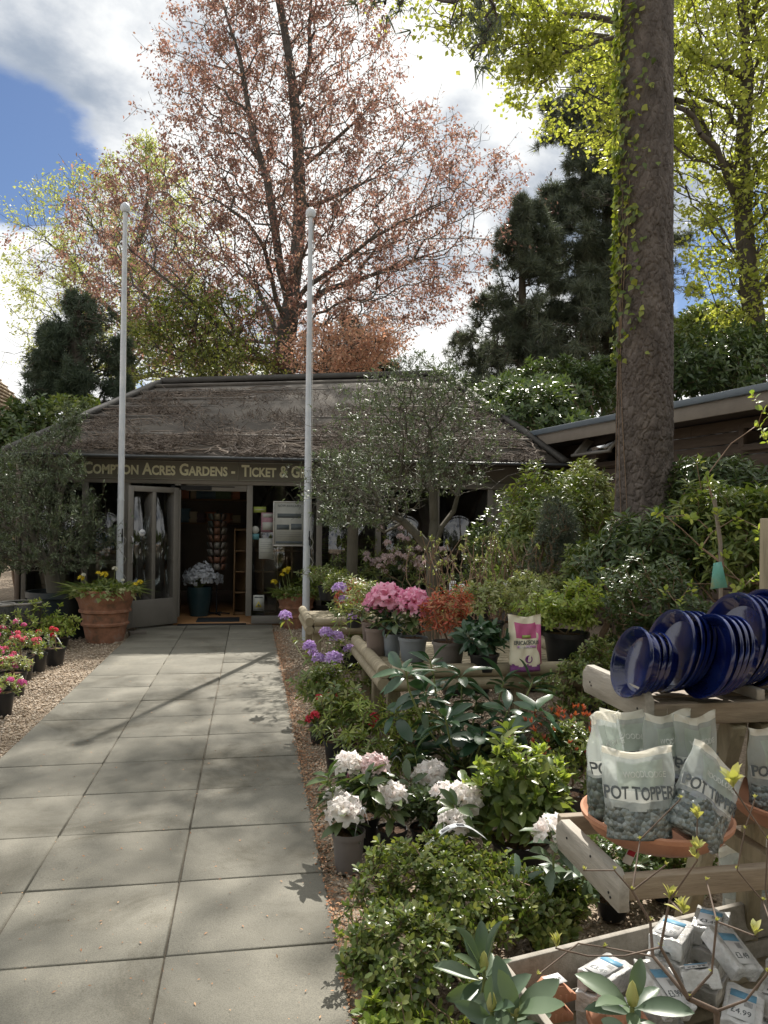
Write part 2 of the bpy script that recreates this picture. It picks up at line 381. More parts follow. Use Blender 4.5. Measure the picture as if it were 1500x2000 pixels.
m_peb = solid('pebble', [(.20, .15, .11), (.36, .28, .2), (.5, .42, .33), (.28, .24, .2)], .8, 20, island=.85)
m_litter = solid('litter', [(.22, .10, .05), (.42, .2, .1), (.5, .32, .18)], .8, 20, island=.9)
m_frame = solid('frame_paint', [(.15, .14, .125), (.19, .175, .155)], .45, 4, bump=.1)
m_sign = solid('sign_board', [(.14, .135, .115), (.165, .16, .135)], .5, 3)
m_cream = solid('cream_letter', [(.72, .72, .54), (.78, .78, .6)], .5, 5)
m_felt = solid('roof_felt', [(.07, .062, .056), (.115, .105, .095), (.17, .155, .135)], .95, 1.4, 9, .5, 40, stretch=(1, 1, 2), spec=.08)
m_vine = solid('vine_stem', [(.07, .055, .046), (.125, .098, .08), (.20, .16, .125)], .9, 10, island=.8)
m_dark = solid('dark_void', (.02, .02, .022), .8)
m_floor = solid('shop_floor', [(.30, .16, .07), (.38, .21, .10)], .35, 3, stretch=(1, 8, 1))
m_inwall = solid('inner_wall', [(.16, .13, .11), (.22, .18, .15)], .9, 2)
m_mat = solid('mat', (.03, .035, .04), .95, 30, bump=.3)
m_glass = glassm('window_glass', boost=2.2)
m_shelf = solid('shelf_wood', [(.20, .12, .065), (.25, .16, .085)], .5, 4)
m_clad = solid('cladding', [(.075, .055, .044), (.11, .083, .066), (.15, .115, .09)], .75, 2.5, 8, .5, 30, stretch=(1, 1, 7), island=.3)
m_fascia = solid('fascia_wood', [(.17, .145, .12), (.23, .20, .165)], .7, 3, 6, .2, 30)
m_lead = solid('roof_edge', [(.10, .125, .15), (.14, .165, .19)], .4, 3, bump=.1)
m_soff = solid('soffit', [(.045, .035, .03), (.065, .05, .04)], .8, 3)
m_pole = solid('pole_paint', [(.42, .46, .52), (.58, .61, .64)], .42, 5, 6, .05)
m_tile = solid('roof_tile', [(.20, .15, .10), (.28, .22, .15), (.34, .27, .19)], .85, 9, 6, .6, 20)
m_bark = solid('bark_beech', [(.05, .046, .042), (.085, .078, .07), (.125, .115, .10)], .85, 3, 7, .5, 18, stretch=(1, 1, .4), bdist=.03)
m_barkd = solid('bark_dark', [(.06, .05, .042), (.1, .085, .07)], .9, 4, 7, .5, 18)
m_pine = solid('bark_pine', [(.055, .045, .04), (.10, .083, .073), (.16, .135, .12)], .92, 9, 10, 1.0, 40, stretch=(1, 1, .45), bdist=.02)
m_olbark = solid('bark_olive', [(.07, .065, .05), (.13, .12, .095)], .85, 8, 7, .6, 30, stretch=(1, 1, .4))
m_copper = leafm('leaf_copper', [(.15, .09, .085), (.26, .16, .14), (.34, .24, .19), (.21, .165, .12)], .55, .45, tint=(1.2, .95, .85))
m_copperlow = leafm('leaf_copper_low', [(.40, .26, .19), (.48, .34, .26), (.32, .26, .17)], .5, .45, tint=(1.3, .95, .8))
m_spring = leafm('leaf_spring', [(.24, .28, .11), (.33, .37, .17), (.42, .42, .24)], .5, .5)
m_beech = leafm('leaf_beech', [(.26, .32, .08), (.38, .43, .12), (.32, .37, .12), (.48, .5, .2)], .55, .42, tint=(1.3, 1.25, .5))
m_yew = leafm('leaf_yew', [(.035, .055, .035), (.07, .1, .06)], .12, .6)
m_con = leafm('leaf_conifer', [(.06, .08, .062), (.10, .125, .09), (.13, .15, .105)], .25, .55, tint=(1.1, 1.1, .8))
m_olive = leafm('leaf_olive', [(.06, .085, .045), (.11, .145, .08), (.17, .2, .125)], .2, .5, tint=(1.1, 1.2, .7))
m_rhodo = leafm('leaf_rhodo', [(.045, .08, .03), (.08, .12, .045), (.12, .16, .06)], .28, .33)
m_rhodo_lt = leafm('leaf_shrub', [(.08, .13, .035), (.15, .20, .055), (.24, .27, .09)], .38, .36)
m_lime = leafm('leaf_lime', [(.16, .24, .05), (.28, .36, .08), (.38, .42, .12)], .42, .4)
m_azal = leafm('leaf_azalea', [(.07, .11, .03), (.14, .19, .05), (.26, .28, .09)], .35, .32)
m_ivy = leafm('leaf_ivy', [(.08, .12, .025), (.16, .21, .04), (.34, .36, .06)], .4, .45)
m_stem = solid('stem', [(.15, .10, .07), (.24, .17, .11)], .8, 30)
m_gstem = solid('green_stem', [(.16, .2, .07), (.22, .25, .09)], .6, 30)

# ================================================================ ground, path, gravel
PX = [-1.62, -.93, -.29, .345]; PY0, PY1 = -1.2, 12.0; SLY = .588
gx = np.linspace(-1, 1, 121); gx = np.sign(gx)*np.abs(gx)**3*700; gy = gx+0
X, Y = np.meshgrid(gx, gy); d = np.hypot(X-6, Y-16)
def bank_h(X, Y):
    a = np.clip((Y-.35*np.clip(9-X, 0, 9)-14.2)/5, 0, 1)*np.clip((X-3.4)/3.5, 0, 1)
    far = np.clip((X-7.6)/3.2, 0, 1)*np.clip((Y-2)/5, 0, 1)
    return np.maximum(a*2.6, far*2.0)*np.clip((60-np.hypot(X, Y))/25, 0, 1)
# near terrain is a finer sheet inside a wide one, the wide one reaches the horizon
xx = np.unique(np.concatenate([gx, np.arange(-14, 30, .5)])); yy = np.unique(np.concatenate([gy, np.arange(-6, 40, .5)]))
X, Y = np.meshgrid(xx, yy); Z = bank_h(X, Y)-.045
nx, ny = len(xx), len(yy); i = np.arange(nx-1)[None]+np.arange(ny-1)[:, None]*nx
kind(mk('ground', np.stack([X, Y, Z], -1).reshape(-1, 3), [np.stack([i, i+1, i+nx+1, i+nx], -1).reshape(-1, 4)], m_gravel_bed, smooth=True))
mb = MB(); mb.bx(PX[0]-.0, PX[3]+.0, PY0, PY1, -.2, -.014); kind(mb.build('path_bed', m_joint))
mb = MB(); r = np.random.default_rng(3)
for c in range(3):
    y = PY0; 
    while y < PY1-.01:
        y2 = min(y+SLY, PY1); g = .004
        x0, x1 = PX[c]+g, PX[c+1]-g; dz = r.normal()*.0012; t1, t2 = r.normal(size=2)*.0012
        v = np.array([[x0, y+g, -.03], [x1, y+g, -.03], [x1, y2-g, -.03], [x0, y2-g, -.03], [x0, y+g, dz-t1-.003], [x1, y+g, dz+t1-.003], [x1, y2-g, dz+t2-.003], [x0, y2-g, dz-t2-.003],
                      [x0+.006, y+g+.006, dz-t1], [x1-.006, y+g+.006, dz+t1], [x1-.006, y2-g-.006, dz+t2], [x0+.006, y2-g-.006, dz-t2]])
        f = [[0, 1, 5, 4], [1, 2, 6, 5], [2, 3, 7, 6], [3, 0, 4, 7], [4, 5, 9, 8], [5, 6, 10, 9], [6, 7, 11, 10], [7, 4, 8, 11], [8, 9, 10, 11]]
        mb.add(v, f); y = y2
path = kind(mb.build('path', m_slab))
# gravel stones: coarse near the camera, on both sides
def stones(pos, size, r, flat=.6):
    oc = np.array([[1, 0, 0], [0, 1, 0], [-1, 0, 0], [0, -1, 0], [.1, .1, 1], [0, 0, -1.]]); ft = np.array([[0, 1, 4], [1, 2, 4], [2, 3, 4], [3, 0, 4], [1, 0, 5], [2, 1, 5], [3, 2, 5], [0, 3, 5]])
    N = len(pos); v = oc[None]*(1+r.normal(size=(N, 6, 3))*.28); v[..., 2] *= flat; v[..., 0] *= .7
    a = r.random(N)*6.28; ca, sa = np.cos(a)[:, None], np.sin(a)[:, None]; tl = r.normal(size=(N, 1))*.4
    x = v[..., 0]*ca-v[..., 1]*sa; y = v[..., 0]*sa+v[..., 1]*ca; z = v[..., 2]+x*tl
    V = np.stack([x, y, z], -1)*size[:, None, None]+pos[:, None]
    return V.reshape(-1, 3), (ft[None]+(np.arange(N)*6)[:, None, None]).reshape(-1, 3)
r = np.random.default_rng(11)
def strew(n, x0, x1, y0, y1, s0, s1):
    p = np.stack([x0+(x1-x0)*r.random(n), y0+(y1-y0)*r.random(n)**1.0, np.full(n, -.038)+r.random(n)*.016], -1)
    return p, s0+(s1-s0)*r.random(n)**2
A = [strew(26000, .36, 2.6, 1.2, 8, .007, .017), strew(9000, .36, 2.2, 8, 12, .009, .02), strew(24000, -4.2, -1.635, 3.6, 8, .008, .019), strew(16000, -5.5, -1.635, 8, 12, .009, .02)]
p = np.concatenate([a[0] for a in A]); s = np.concatenate([a[1] for a in A])
v, f = stones(p, s, r); kind(mk('gravel', v, [f], m_peb), 'stuff')
# brown bud scales and bits of bark gathered along the right edge of the path
n = 5200; y = 1.8+r.random(n)*9.5; x = .345+np.abs(r.normal(size=n))*.085-.03*r.random(n)
p = np.stack([x, y, np.where(x < .35, .004, -.018)+r.random(n)*.008], -1)
e = r.random(1100)**1.3; p2 = np.stack([-1.6+1.95*r.random(1100)**.7, 1.5+e*9, np.full(1100, .004)], -1)
p = np.concatenate([p, p2]); v, f = scatter(LKITE, p, np.concatenate([r.normal(size=(len(p), 2)), r.normal(size=(len(p), 1))*.15], 1), np.array([0, 0, 1.])+r.normal(size=(len(p), 3))*.3, np.where(np.arange(len(p)) < n, .008+.016*r.random(len(p)), .006+.012*r.random(len(p))**2), .8)
kind(mk('leaf_litter', v, [f], m_litter), 'stuff')

# ================================================================ the shop
FY = 12.1
shop = thing('gift_shop', 'low dark gift shop with hipped felt roof and a long sign board', 'shop', (0, FY, 0))
def sb(x0, x1, y0, y1, z0, z1, name, m, mbx=None, bevel=.004):       # a box in shop coordinates (y = 0 is the glass line)
    mb = MB(); mb.bx(x0, x1, y0, y1, z0, z1); return mb.build(name, m, shop, bevel=bevel)
posts = [-3.30, -2.44, -1.84, -1.10, -.02, .86, 1.06, 2.0, 2.95, 3.85]
mb = MB()
for x in posts: mb.bx(x-.045, x+.045, -.05, .05, .12, 2.14)
mb.bx(-3.32, -1.145, -.055, .055, 0, .12); mb.bx(.025, 4.75, -.055, .055, 0, .12)
mb.bx(-3.32, 4.75, -.06, .06, 2.14, 2.24)
mb.bx(-.975, -.065, -.03, .03, 2.04, 2.14)
mb.build('wall_frame', m_frame, shop, bevel=.004)
for a, b in zip(posts[:-1], posts[1:]):
    if abs(a+1.10) < .01: continue
    sb(a+.045, b-.045, -.006, .006, .12, 2.14, 'window', m_glass, bevel=0)
# right-hand end: a darker blank bay beside the shed
sb(3.9, 4.75, .0, .08, .1201, 2.1399, 'blank_panel', m_frame)
# fascia above the glass, then the sign in two boards
sb(-3.32, 4.75, -.02, .16, 2.24, 2.52, 'fascia', m_frame)
sg = sb(-2.62, 1.62, -.08, -.023, 2.2, 2.49, 'sign_board', m_sign, bevel=.003)
mb = MB()
for z in (2.206, 2.477): mb.bx(-2.6, 1.6, -.088, -.08, z, z+.008)
mb.bx(-.205, -.195, -.089, -.08, 2.206, 2.485); mb.build('border_strip', solid('pale_strip', (.3, .3, .26), .5), sg)
def text(body, size, mat, parent, loc, rot=(R(90), 0, 0), name='lettering', ext=.003, off=0, align='LEFT', small=False, width=None, sx=1):
    cu_ = bpy.data.curves.new(name, 'FONT'); cu_.body = body; cu_.size = size; cu_.extrude = ext; cu_.offset = off; cu_.align_x = align; cu_.resolution_u = 3
    if small:
        cu_.small_caps_scale = .78
        for ch in cu_.body_format: ch.use_small_caps = True
    t = bpy.data.objects.new(name, cu_); C.objects.link(t)
    bpy.context.view_layer.update()
    me = bpy.data.meshes.new_from_object(t.evaluated_get(bpy.context.evaluated_depsgraph_get()))
    bpy.data.objects.remove(t); bpy.data.curves.remove(cu_)
    xs = np.array([v.co.x for v in me.vertices]); w = xs.max()-xs.min()
    o = bpy.data.objects.new(name, me); C.objects.link(o); me.materials.clear(); me.materials.append(mat)
    k = sx if width is None else width/w
    o.scale = (k, 1, 1); o.location = loc; o.rotation_euler = rot; o.parent = parent
    return o
text('Compton Acres Gardens -', .245, m_cream, sg, (-2.47, -.085, 2.275), off=.007, small=True, width=2.22)
text('Ticket & Gift Shop', .245, m_cream, sg, (-.15, -.085, 2.275), off=.007, small=True, width=1.56)
# roof: hipped, front slope long, felt laid in courses
EL, ER = (-3.42, -.5, 2.52), (4.95, -.5, 2.55); TL, TR = (-1.72, 3.0, 4.18), (4.0-.15, 3.2, 4.62)
BL, BR = (-3.42, 7.2, 2.5), (4.95, 7.2, 2.5); tl2, tr2 = (-1.7, 4.2, 4.12), (3.8, 4.2, 4.5)
V = np.array([EL, ER, TR, TL, BL, BR, tl2, tr2], float)
roof = mk('roof', V, [np.array([[0, 1, 2, 3], [0, 3, 6, 4], [1, 5, 7, 2], [4, 6, 7, 5], [3, 2, 7, 6]])], m_felt, shop)
sm = roof.modifiers.new('thick', 'SOLIDIFY'); sm.thickness = .06
EL, ER, TL, TR = map(np.array, (EL, ER, TL, TR))
def on_roof(u, v, h=0): # u across 0..1, v up 0..1
    a = EL+(ER-EL)*u; b = TL+(TR-TL)*u; n = nz(np.cross(ER-EL, TL-EL)); return a+(b-a)*v+n*h
mb = MB()
for v_ in (.2, .42, .56, .68, .80, .92):
    mb.bar(on_roof(0.01, v_, .03), on_roof(.99, v_, .03), .06, .06, up=(0, -.5, 1))
mb.build('felt_lap', m_felt, roof)
mb = MB(); mb.bar(on_roof(0, 1, .05), on_roof(1, 1, .05), .16, .1); mb.bar(on_roof(0, 1, .045), on_roof(0, 0, .045), .13, .07); mb.bar(on_roof(1, 1, .045), on_roof(1, 0, .045), .13, .07)
mb.build('ridge', solid('ridge_felt', [(.05, .048, .045), (.09, .085, .08)], .8, 5, bump=.4), roof)
mb = MB(); mb.tube([np.array((-3.46, -.56, 2.5)), np.array((5.0, -.56, 2.53))], .022, 8); mb.build('gutter', solid('gutter', (.05, .055, .06), .4), roof, smooth=True)
# inside: floor, back and side walls, ceiling
mb = MB(); mb.bx(-3.32, 4.75, .06, 6.6, -.05, .012); mb.build('shop_floor', m_floor, shop)
mb = MB(); mb.bx(-3.32, 4.75, 6.6, 6.7, 0, 2.5); mb.bx(-3.41, -3.32, -.05, 6.7, 0, 2.5); mb.bx(4.75, 4.85, -.05, 6.7, 0, 2.5); mb.build('wall', m_inwall, shop)
mb = MB(); mb.bx(-3.32, 4.75, .17, 6.6, 2.42, 2.46); mb.build('ceiling', solid('ceil', (.25, .22, .2), .9), shop)
mb = MB(); mb.bx(-1.07, -.05, -.16, -.04, -.01, .012); mb.build('threshold', m_dark, shop)
# open door leaf, hinged on the left post and folded back toward the path
hx, hy = -1.09, -.06; fx, fy = -1.72, -.60
ang = math.atan2(fy-hy, fx-hx)
door = MB(); L = .86
for a, b, c, d_ in ((0, .085, .03, 2.08), (L-.085, L, .03, 2.08), (.40, .46, .42, 2.0)): door.bx(a, b, -.022, .022, c, d_)
door.bx(.085, L-.085, -.022, .022, .03, .42); door.bx(.085, L-.085, -.022, .022, 2.0, 2.08)
dr = door.build('door', m_frame, shop, loc=(hx, hy, 0), bevel=.004, rotz=ang)
mb = MB(); mb.bx(.085, .40, -.004, .004, .42, 2.0); mb.bx(.46, L-.085, -.004, .004, .42, 2.0); mb.build('pane', glassm('door_glass', (.8, .85, .84), boost=2.6), dr)
mb = MB(); mb.tube([(L-.05, .022, .95), (L-.05, .07, .97), (L-.05, .07, 1.33), (L-.05, .022, 1.35)], .009, 8); mb.build('handle', solid('steel', (.6, .6, .6), .25, metal=1), dr, smooth=True)
mb = MB(); mb.lathe([(0, 0), (.052, 0), (.052, .003), (0, .003)], 24, (.62, .008, 1.40), M=[[1, 0, 0], [0, 0, 1], [0, 1, 0]]); mb.build('round_sticker', solid('sticker_white', (.75, .77, .8), .4), dr)
text('Open', .033, solid('ink', (.03, .05, .12), .5), dr, (.62+.035, .013, 1.39), rot=(R(90), 0, R(180)), name='lettering', ext=.0006, align='LEFT')
mb = MB(); mb.bx(-1.2, -.6, -.05, .02, 2.05, 2.12); mb.bx(-.62, -.25, -.04, -.02, 2.1, 2.115); mb.build('door_closer', m_dark, shop, bevel=.003)

# things inside and on the glass
tag(sb(0, 0, 0, 0, 0, 0, 'x', m_mat), 'x', 'x') if False else None
mb = MB(); mb.bx(-.82, -.16, .12, .62, .0125, .024); tag(mb.build('door_mat', m_mat, loc=(0, FY, 0), bevel=.003), 'flat black door mat lying just inside the open shop doorway', 'door mat')
t = thing('shelf_unit', 'tall wooden pigeonhole shelf unit seen through the open doorway', 'shelves', (-.26, FY+1.0, .013))
mb = MB()
for x in np.linspace(0, 1.2, 6): mb.bx(x-.012, x+.012, 0, .35, 0, 1.45)
mb.bx(-.012, 1.212, .35, .365, 0, 1.45); mb.build('side_panel', m_shelf, t)
mb = MB()
for z in np.linspace(0, 1.4, 5):
    for x in np.linspace(0, 1.2, 6)[:-1]: mb.bx(x+.012, x+.228, 0.003, .347, z+.01, z+.03)
    mb.build('shelf', m_shelf, t); mb = MB()
gm = [solid('goods_'+str(i), c, .5) for i, c in enumerate([(.5, .42, .3), (.16, .1, .12), (.1, .18, .25), (.45, .18, .1), (.5, .5, .46), (.12, .2, .1)])]
r = np.random.default_rng(5)
for i in range(14):
    mb = MB(); w = .1+.12*r.random(); h = .14+.14*r.random(); mb.bx(-w/2, w/2, 0, .08, 0, h); mb.bx(-w/2-.004, w/2+.004, -.004, .0, h*.2, h*.4)
    row = i % 2; tag(mb.build('boxed_goods', gm[r.integers(6)], loc=(-1.2+.15*(i//2)*1.0+.02, FY+2.2-.0, (1.55, 1.98)[row]), bevel=.003), 'boxed gift on the wall shelf inside the open shop doorway', 'box', 'boxes on the dark wall shelves inside the shop')
t = thing('wall_shelf', 'dark wall shelving with two long boards inside the shop', 'shelves', (-1.3, FY+2.1, 0)); mb = MB()
for z in (1.52, 1.95): mb.bx(0, 1.3, 0, .3, z, z+.028)
mb.build('board', m_shelf, t); mb = MB(); mb.bx(0, 1.3, .3, .33, .3, 2.3); mb.bx(-.03, 0, 0, .33, 0.013, 2.3); mb.bx(1.3, 1.33, 0, .33, 0.013, 2.3); mb.build('back_panel', m_inwall, t)
t = thing('card_rack', 'revolving card rack with rows of greeting cards inside the doorway', 'card rack', (-.55, FY+1.1, .013)); mb = MB(); mb.tube([(0, 0, 0), (0, 0, 1.75)], .014, 8); 
for a in range(5): mb.bar((0, 0, .03), (.22*math.cos(a*1.257), .22*math.sin(a*1.257), .015), .03, .02)
mb.build('stand', m_dark, t); mb = MB()
for z in np.arange(.75, 1.7, .12):
    for a in range(8):
        c, s_ = math.cos(a*.785), math.sin(a*.785); mb.bar((.13*c, .13*s_, z), (.17*c, .17*s_, z+.1), .09, .006, up=(c, s_, .3))
mb.build('card', solid('cards', [(.28, .25, .2), (.25, .12, .08), (.12, .17, .18), (.34, .3, .27)], .5, 3, island=1), t)
t = thing('orchid_display', 'dark pot full of small white flowers standing inside the doorway', 'flower pot', (-.82, FY+.95, .013)); mb = MB(); mb.lathe([(0, 0), (.15, 0), (.2, .3), (.21, .48), (.19, .48), (.18, .44), (0, .44)], 24); mb.build('pot', solid('teal_pot', (.03, .06, .07), .25), t, smooth='auto')
p, dd = ellip(420, (.3, .22, .26), r, .6, -.3); p += (0.03, 0, .62); v, f = rosettes(p, dd, LOVAL, 5, .04, r, (70, 85), 0, 1.8)
mb = MB(); mb.add(v, f); mb.build('blossom', solid('white_petal', (.62, .65, .72), .6), t)
p, dd = ellip(60, (.2, .2, .2), r, .6, -.3); mb = MB()
for q in p: mb.tube([(0, 0, .44), tuple(q*.5+np.array([0, 0, .5])), tuple(q+np.array([0, 0, .6]))], .003, 4, cap=False)
mb.build('stem', m_gstem, t)
def poster(name, label, cat, x, z, w, h, cols, y=-.012, frame=None, lines=(), rows=6, par=None):
    t = thing(name, label, cat, (x, FY+y, z)); mb = MB(); mb.bx(0, w, -.004, 0, 0, h); mb.build('sheet', cols[0], t)
    mb = MB(); r = np.random.default_rng(int(abs(x*1000)+z*100))
    for (a, b, c, d_) in lines: mb.bx(a*w, b*w, -.006, -.0042, c*h, d_*h)
    if lines: mb.build('printed_block', cols[1], t)
    if frame:
        mb = MB(); e = .02; mb.bx(-e, w+e, -.012, 0, -e, 0); mb.bx(-e, w+e, -.012, 0, h, h+e); mb.bx(-e, 0, -.012, 0, 0, h); mb.bx(w, w+e, -.012, 0, 0, h); mb.build('frame', frame, t, bevel=.002)
    return t
pw = solid('paper', (.42, .43, .40), .6); pd = solid('print_dark', (.10, .12, .13), .6); pp = solid('print_pink', (.35, .2, .24), .6); pb = solid('print_teal', (.1, .26, .3), .6); py = solid('print_green', (.3, .36, .08), .6)
al = solid('alu', (.5, .5, .5), .35, metal=.8)
t = poster('notice_frame', 'framed poster of building plans on the glass behind the right flagpole', 'poster', .36, 1.22, .46, .66, [pw, pd], -.06, al, [(.1, .9, .64, .74), (.08, .5, .36, .48), (.56, .92, .36, .5), (.1, .9, .3, .305), (.1, .9, .25, .255), (.1, .9, .2, .205), (.05, .95, .03, .09)])
text('NOW AVAILABLE', .055, pd, t, (.05, -.006, .59), ext=.001, width=.36)
poster('paper_notice', 'pink-headed printed notice stuck on the glass right of the doorway', 'notice', .16, 1.42, .2, .3, [pp, pw], -.012, None, [(.1, .9, .75, .95), (.1, .9, .1, .5)])
t = poster('paper_notice', 'plain white printed notice low on the glass below the pink one', 'notice', .13, 1.0, .22, .32, [pw, pd], -.012, None, [(.1, .8, .8, .81), (.1, .9, .7, .71), (.1, .7, .6, .61), (.1, .9, .5, .51), (.1, .85, .3, .31)])
poster('paper_notice', 'small lime green notice high on the glass right of the doorway', 'notice', .04, 1.72, .19, .09, [py, pw], -.012, None, [(.1, .9, .45, .55)])
t = thing('oval_sticker', 'small teal badge sticker on the glass beside the doorway', 'sticker', (.07, FY-.012, 1.45)); mb = MB(); mb.lathe([(0, 0), (.06, 0), (.06, .003), (0, .003)], 20, M=[[1, 0, 0], [0, 0, -1], [0, 1, 0]]); mb.build('disc', pw, t); mb = MB(); mb.bx(-.05, .06, -.004, 0, -.15, -.06); mb.build('sheet', pb, t)
t = poster('warning_notice', 'notice with a yellow warning triangle at the foot of the glass', 'notice', .05, .2, .17, .24, [pw, pd], -.012, None, [(.12, .85, .82, .88), (.1, .9, .06, .1)])
mb = MB(); mb.poly([(.035, -.0045, .05), (.135, -.0045, .05), (.085, -.0045, .145)], (0, -.002, 0)); mb.build('warning_triangle', solid('warn', (.5, .42, .05), .5), t)
mb = MB(); mb.poly([(.06, -.007, .064), (.11, -.007, .064), (.085, -.007, .116)], (0, -.001, 0)); mb.build('triangle_mark', pd, t)
# stock behind the left windows
m_st = solid('stoneware', [(.42, .38, .28), (.55, .5, .38)], .8, 6, bump=.3); m_tealc = solid('teal_glaze', (.05, .13, .16), .2)
for i, (x, z, w, h, lab) in enumerate([(-3.05, .013, .5, .75, 'broad cream stone block standing behind the left shop window'), (-2.5, .013, .42, .9, 'taller pale stone block behind the window near the olive trunk'), (-2.98, .765, .4, .28, 'cream stone cube resting on the broad block behind the glass')]):
    mb = MB(); 
    for q in range(4): mb.bx(-w/2+.01*q, w/2-.008*q, 0, .4, h*q/4+.003, h*(q+1)/4)
    tag(mb.build('stone_block', m_st, loc=(x, FY+.5, z), bevel=.02), lab, 'stone block')
for x, lab in ((-2.2, 'round pale stone birdbath bowl on a pedestal inside the left window'),):
    t = thing('birdbath', lab, 'birdbath', (x, FY+.7, .013)); mb = MB(); mb.lathe([(0, 0), (.16, 0), (.15, .06), (.07, .12), (.06, .7), (.1, .76), (0, .76)], 20); mb.build('pedestal', m_st, t, smooth='auto'); mb = MB(); mb.lathe([(0, .76), (.12, .77), (.25, .88), (.25, .92), (.2, .9), (0, .84)], 28); mb.build('bowl', m_st, t, smooth='auto')
t = thing('display_table', 'wooden display table with a brick patterned front inside the left window', 'table', (-2.8, FY+1.3, .013)); mb = MB(); mb.bx(-.7, .7, 0, .6, 1.0, 1.05); mb.build('table_top', m_shelf, t)
for a, b in ((-.65, .05), (.65, .05), (-.65, .55), (.65, .55)): mb = MB(); mb.bx(a-.03, a+.03, b-.03, b+.03, 0, 1.0); mb.build('leg', m_shelf, t)
for x, lab in ((-3.1, 'left teal glazed dome on the display table inside the window'), (-2.5, 'right teal glazed dome on the display table inside the window')):
    mb = MB(); mb.lathe([(0, 0), (.2, 0), (.22, .08), (.18, .22), (.08, .31), (0, .33)], 28); tag(mb.build('glazed_dome', m_tealc, loc=(x, FY+1.6, 1.064), smooth='auto'), lab, 'pottery')
# rubber block holding the door
mb = MB(); mb.bx(-.11, .11, -.06, .06, 0, .07); o = mb.build('door_stop', solid('stop_stone', (.17, .15, .13), .8), loc=(G(268, 1238)[0], G(268, 1238)[1], -.03), bevel=.008, rotz=.3); tag(o, 'grey stone block lying on the gravel beside the open door leaf', 'door stop')
# bare creeper over the roof
cr_ = thing('roof_creeper', 'leafless brown creeper stems matted in bands over the dark roof', 'creeper', (0, FY, 0)); r = np.random.default_rng(9)
mb = MB()
for i in range(150):
    band = [.06, .15, .24, .36, .47, .56, .68, .78][i % 8]+r.normal()*.03; u = r.random()*.85; L = .12+.3*r.random(); n = 12; P = []; w1, w2 = r.random(2)*6; amp = .012+.02*r.random()
    for q in range(n):
        s_ = q/(n-1); P.append(on_roof(min(u+L*s_, .985), np.clip(band+amp*math.sin(w1+s_*7)+.012*math.sin(w2+s_*19), .01, .93), .03+.02*r.random()))
    mb.tube(P, np.linspace(.014, .005, n)*(.6+.8*r.random()), 5, cap=False)
for i in range(16):
    u = .03+.94*r.random(); v0 = .25+.6*r.random(); P = [on_roof(np.clip(u+.012*math.sin(q*.5+i)+.004*math.sin(q*1.9), .01, .98), q/24*v0+.01, .04) for q in range(25)]; mb.tube(P, np.linspace(.014, .005, len(P)), 5, cap=False)
mb.build('stem', m_vine, cr_, smooth=True)
N = 42000; u = r.random(N); bands = np.array([.05, .13, .2, .33, .42, .5, .64, .74]); bw = np.array([.04, .035, .035, .04, .03, .04, .04, .03]); pr = np.array([3, 2.7, 2.4, 2.8, 2.2, 2.4, 2.2, 1.6]); b = r.choice(8, N, p=pr/pr.sum()); v_ = np.clip(bands[b]+r.normal(size=N)*bw[b]+.02*np.sin(u*25+b), .004, .9)
A_ = EL[None]+(ER-EL)[None]*u[:, None]; B_ = TL[None]+(TR-TL)[None]*u[:, None]; nn = nz(np.cross(ER-EL, TL-EL)); P = A_+(B_-A_)*v_[:, None]+nn*(.02+.05*r.random((N, 1)))
keep = (u > .04) & (u < .96) & (np.sin(u*31+v_*17)+np.sin(u*13-v_*29+2)+1.9*r.random(N) > .25); P = P[keep]; n = len(P)
d = np.array([1., 0, 0])[None]*np.sign(r.normal(size=(n, 1)))+r.normal(size=(n, 3))*.55; d += nn*.25*np.abs(r.normal(size=(n, 1)))
v, f = scatter((np.array([(-.045, 0, 0), (.045, 0, 0), (0, 1, 0)]), np.array([[0, 1, 2]])), P, d, nn+r.normal(size=(n, 3))*.4, .06+.13*r.random(n), 1)
mk('twig', v, [f], m_vine, cr_)

# ================================================================ flagpoles
for (px, pyb, pyt, z, lab) in [(232, 1242, 396, 10.9, 'white flagpole with ball top rising left of the open shop door'), (597, 1240, 406, 10.5, 'white flagpole with ball top in front of the poster frame')]:
    b = W(px, pyb, z); b[2] = -.04; H = W(px, pyt, z)[2]
    t = thing('flagpole', lab, 'flagpole', b); mb = MB(); mb.tube([(0, 0, 0), (0, 0, .9), (0, 0, 1.9)], [.052, .05, .046], 14); mb.tube([(0, 0, 1.9), (0, 0, 1.93), (0, 0, H*.66), (0, 0, H-.05)], [.05, .044, .038, .028], 14); mb.build('mast', m_pole, t, smooth='auto')
    mb = MB(); mb.lathe([(0, H-.07), (.05, H-.06), (.072, H-.01), (.06, H+.04), (.025, H+.075), (0, H+.08)], 16); mb.build('finial', m_pole, t, smooth='auto')
    mb = MB(); mb.tube([(.034, -.045, 1.3), (.034, -.045, 1.5)], .008, 6); mb.bx(.02, .045, -.05, -.035, 1.38, 1.42); mb.build('cleat', m_dark, t)
    P = [(.045, -.05, 1.45-.0*q) for q in range(1)]; mb = MB(); rr = np.random.default_rng(3)
    mb.tube([(.05, -.05, 1.4), (.05, -.05, H*.6), (.035, -.03, H-.1)], .004, 5)
    mb.tube([(.05+.04*math.sin(q*1.3), -.05-.02*math.cos(q*1.3), 1.4-.055*q) for q in range(12)], .004, 5); mb.build('rope', solid('rope', (.5, .5, .48), .8), t)

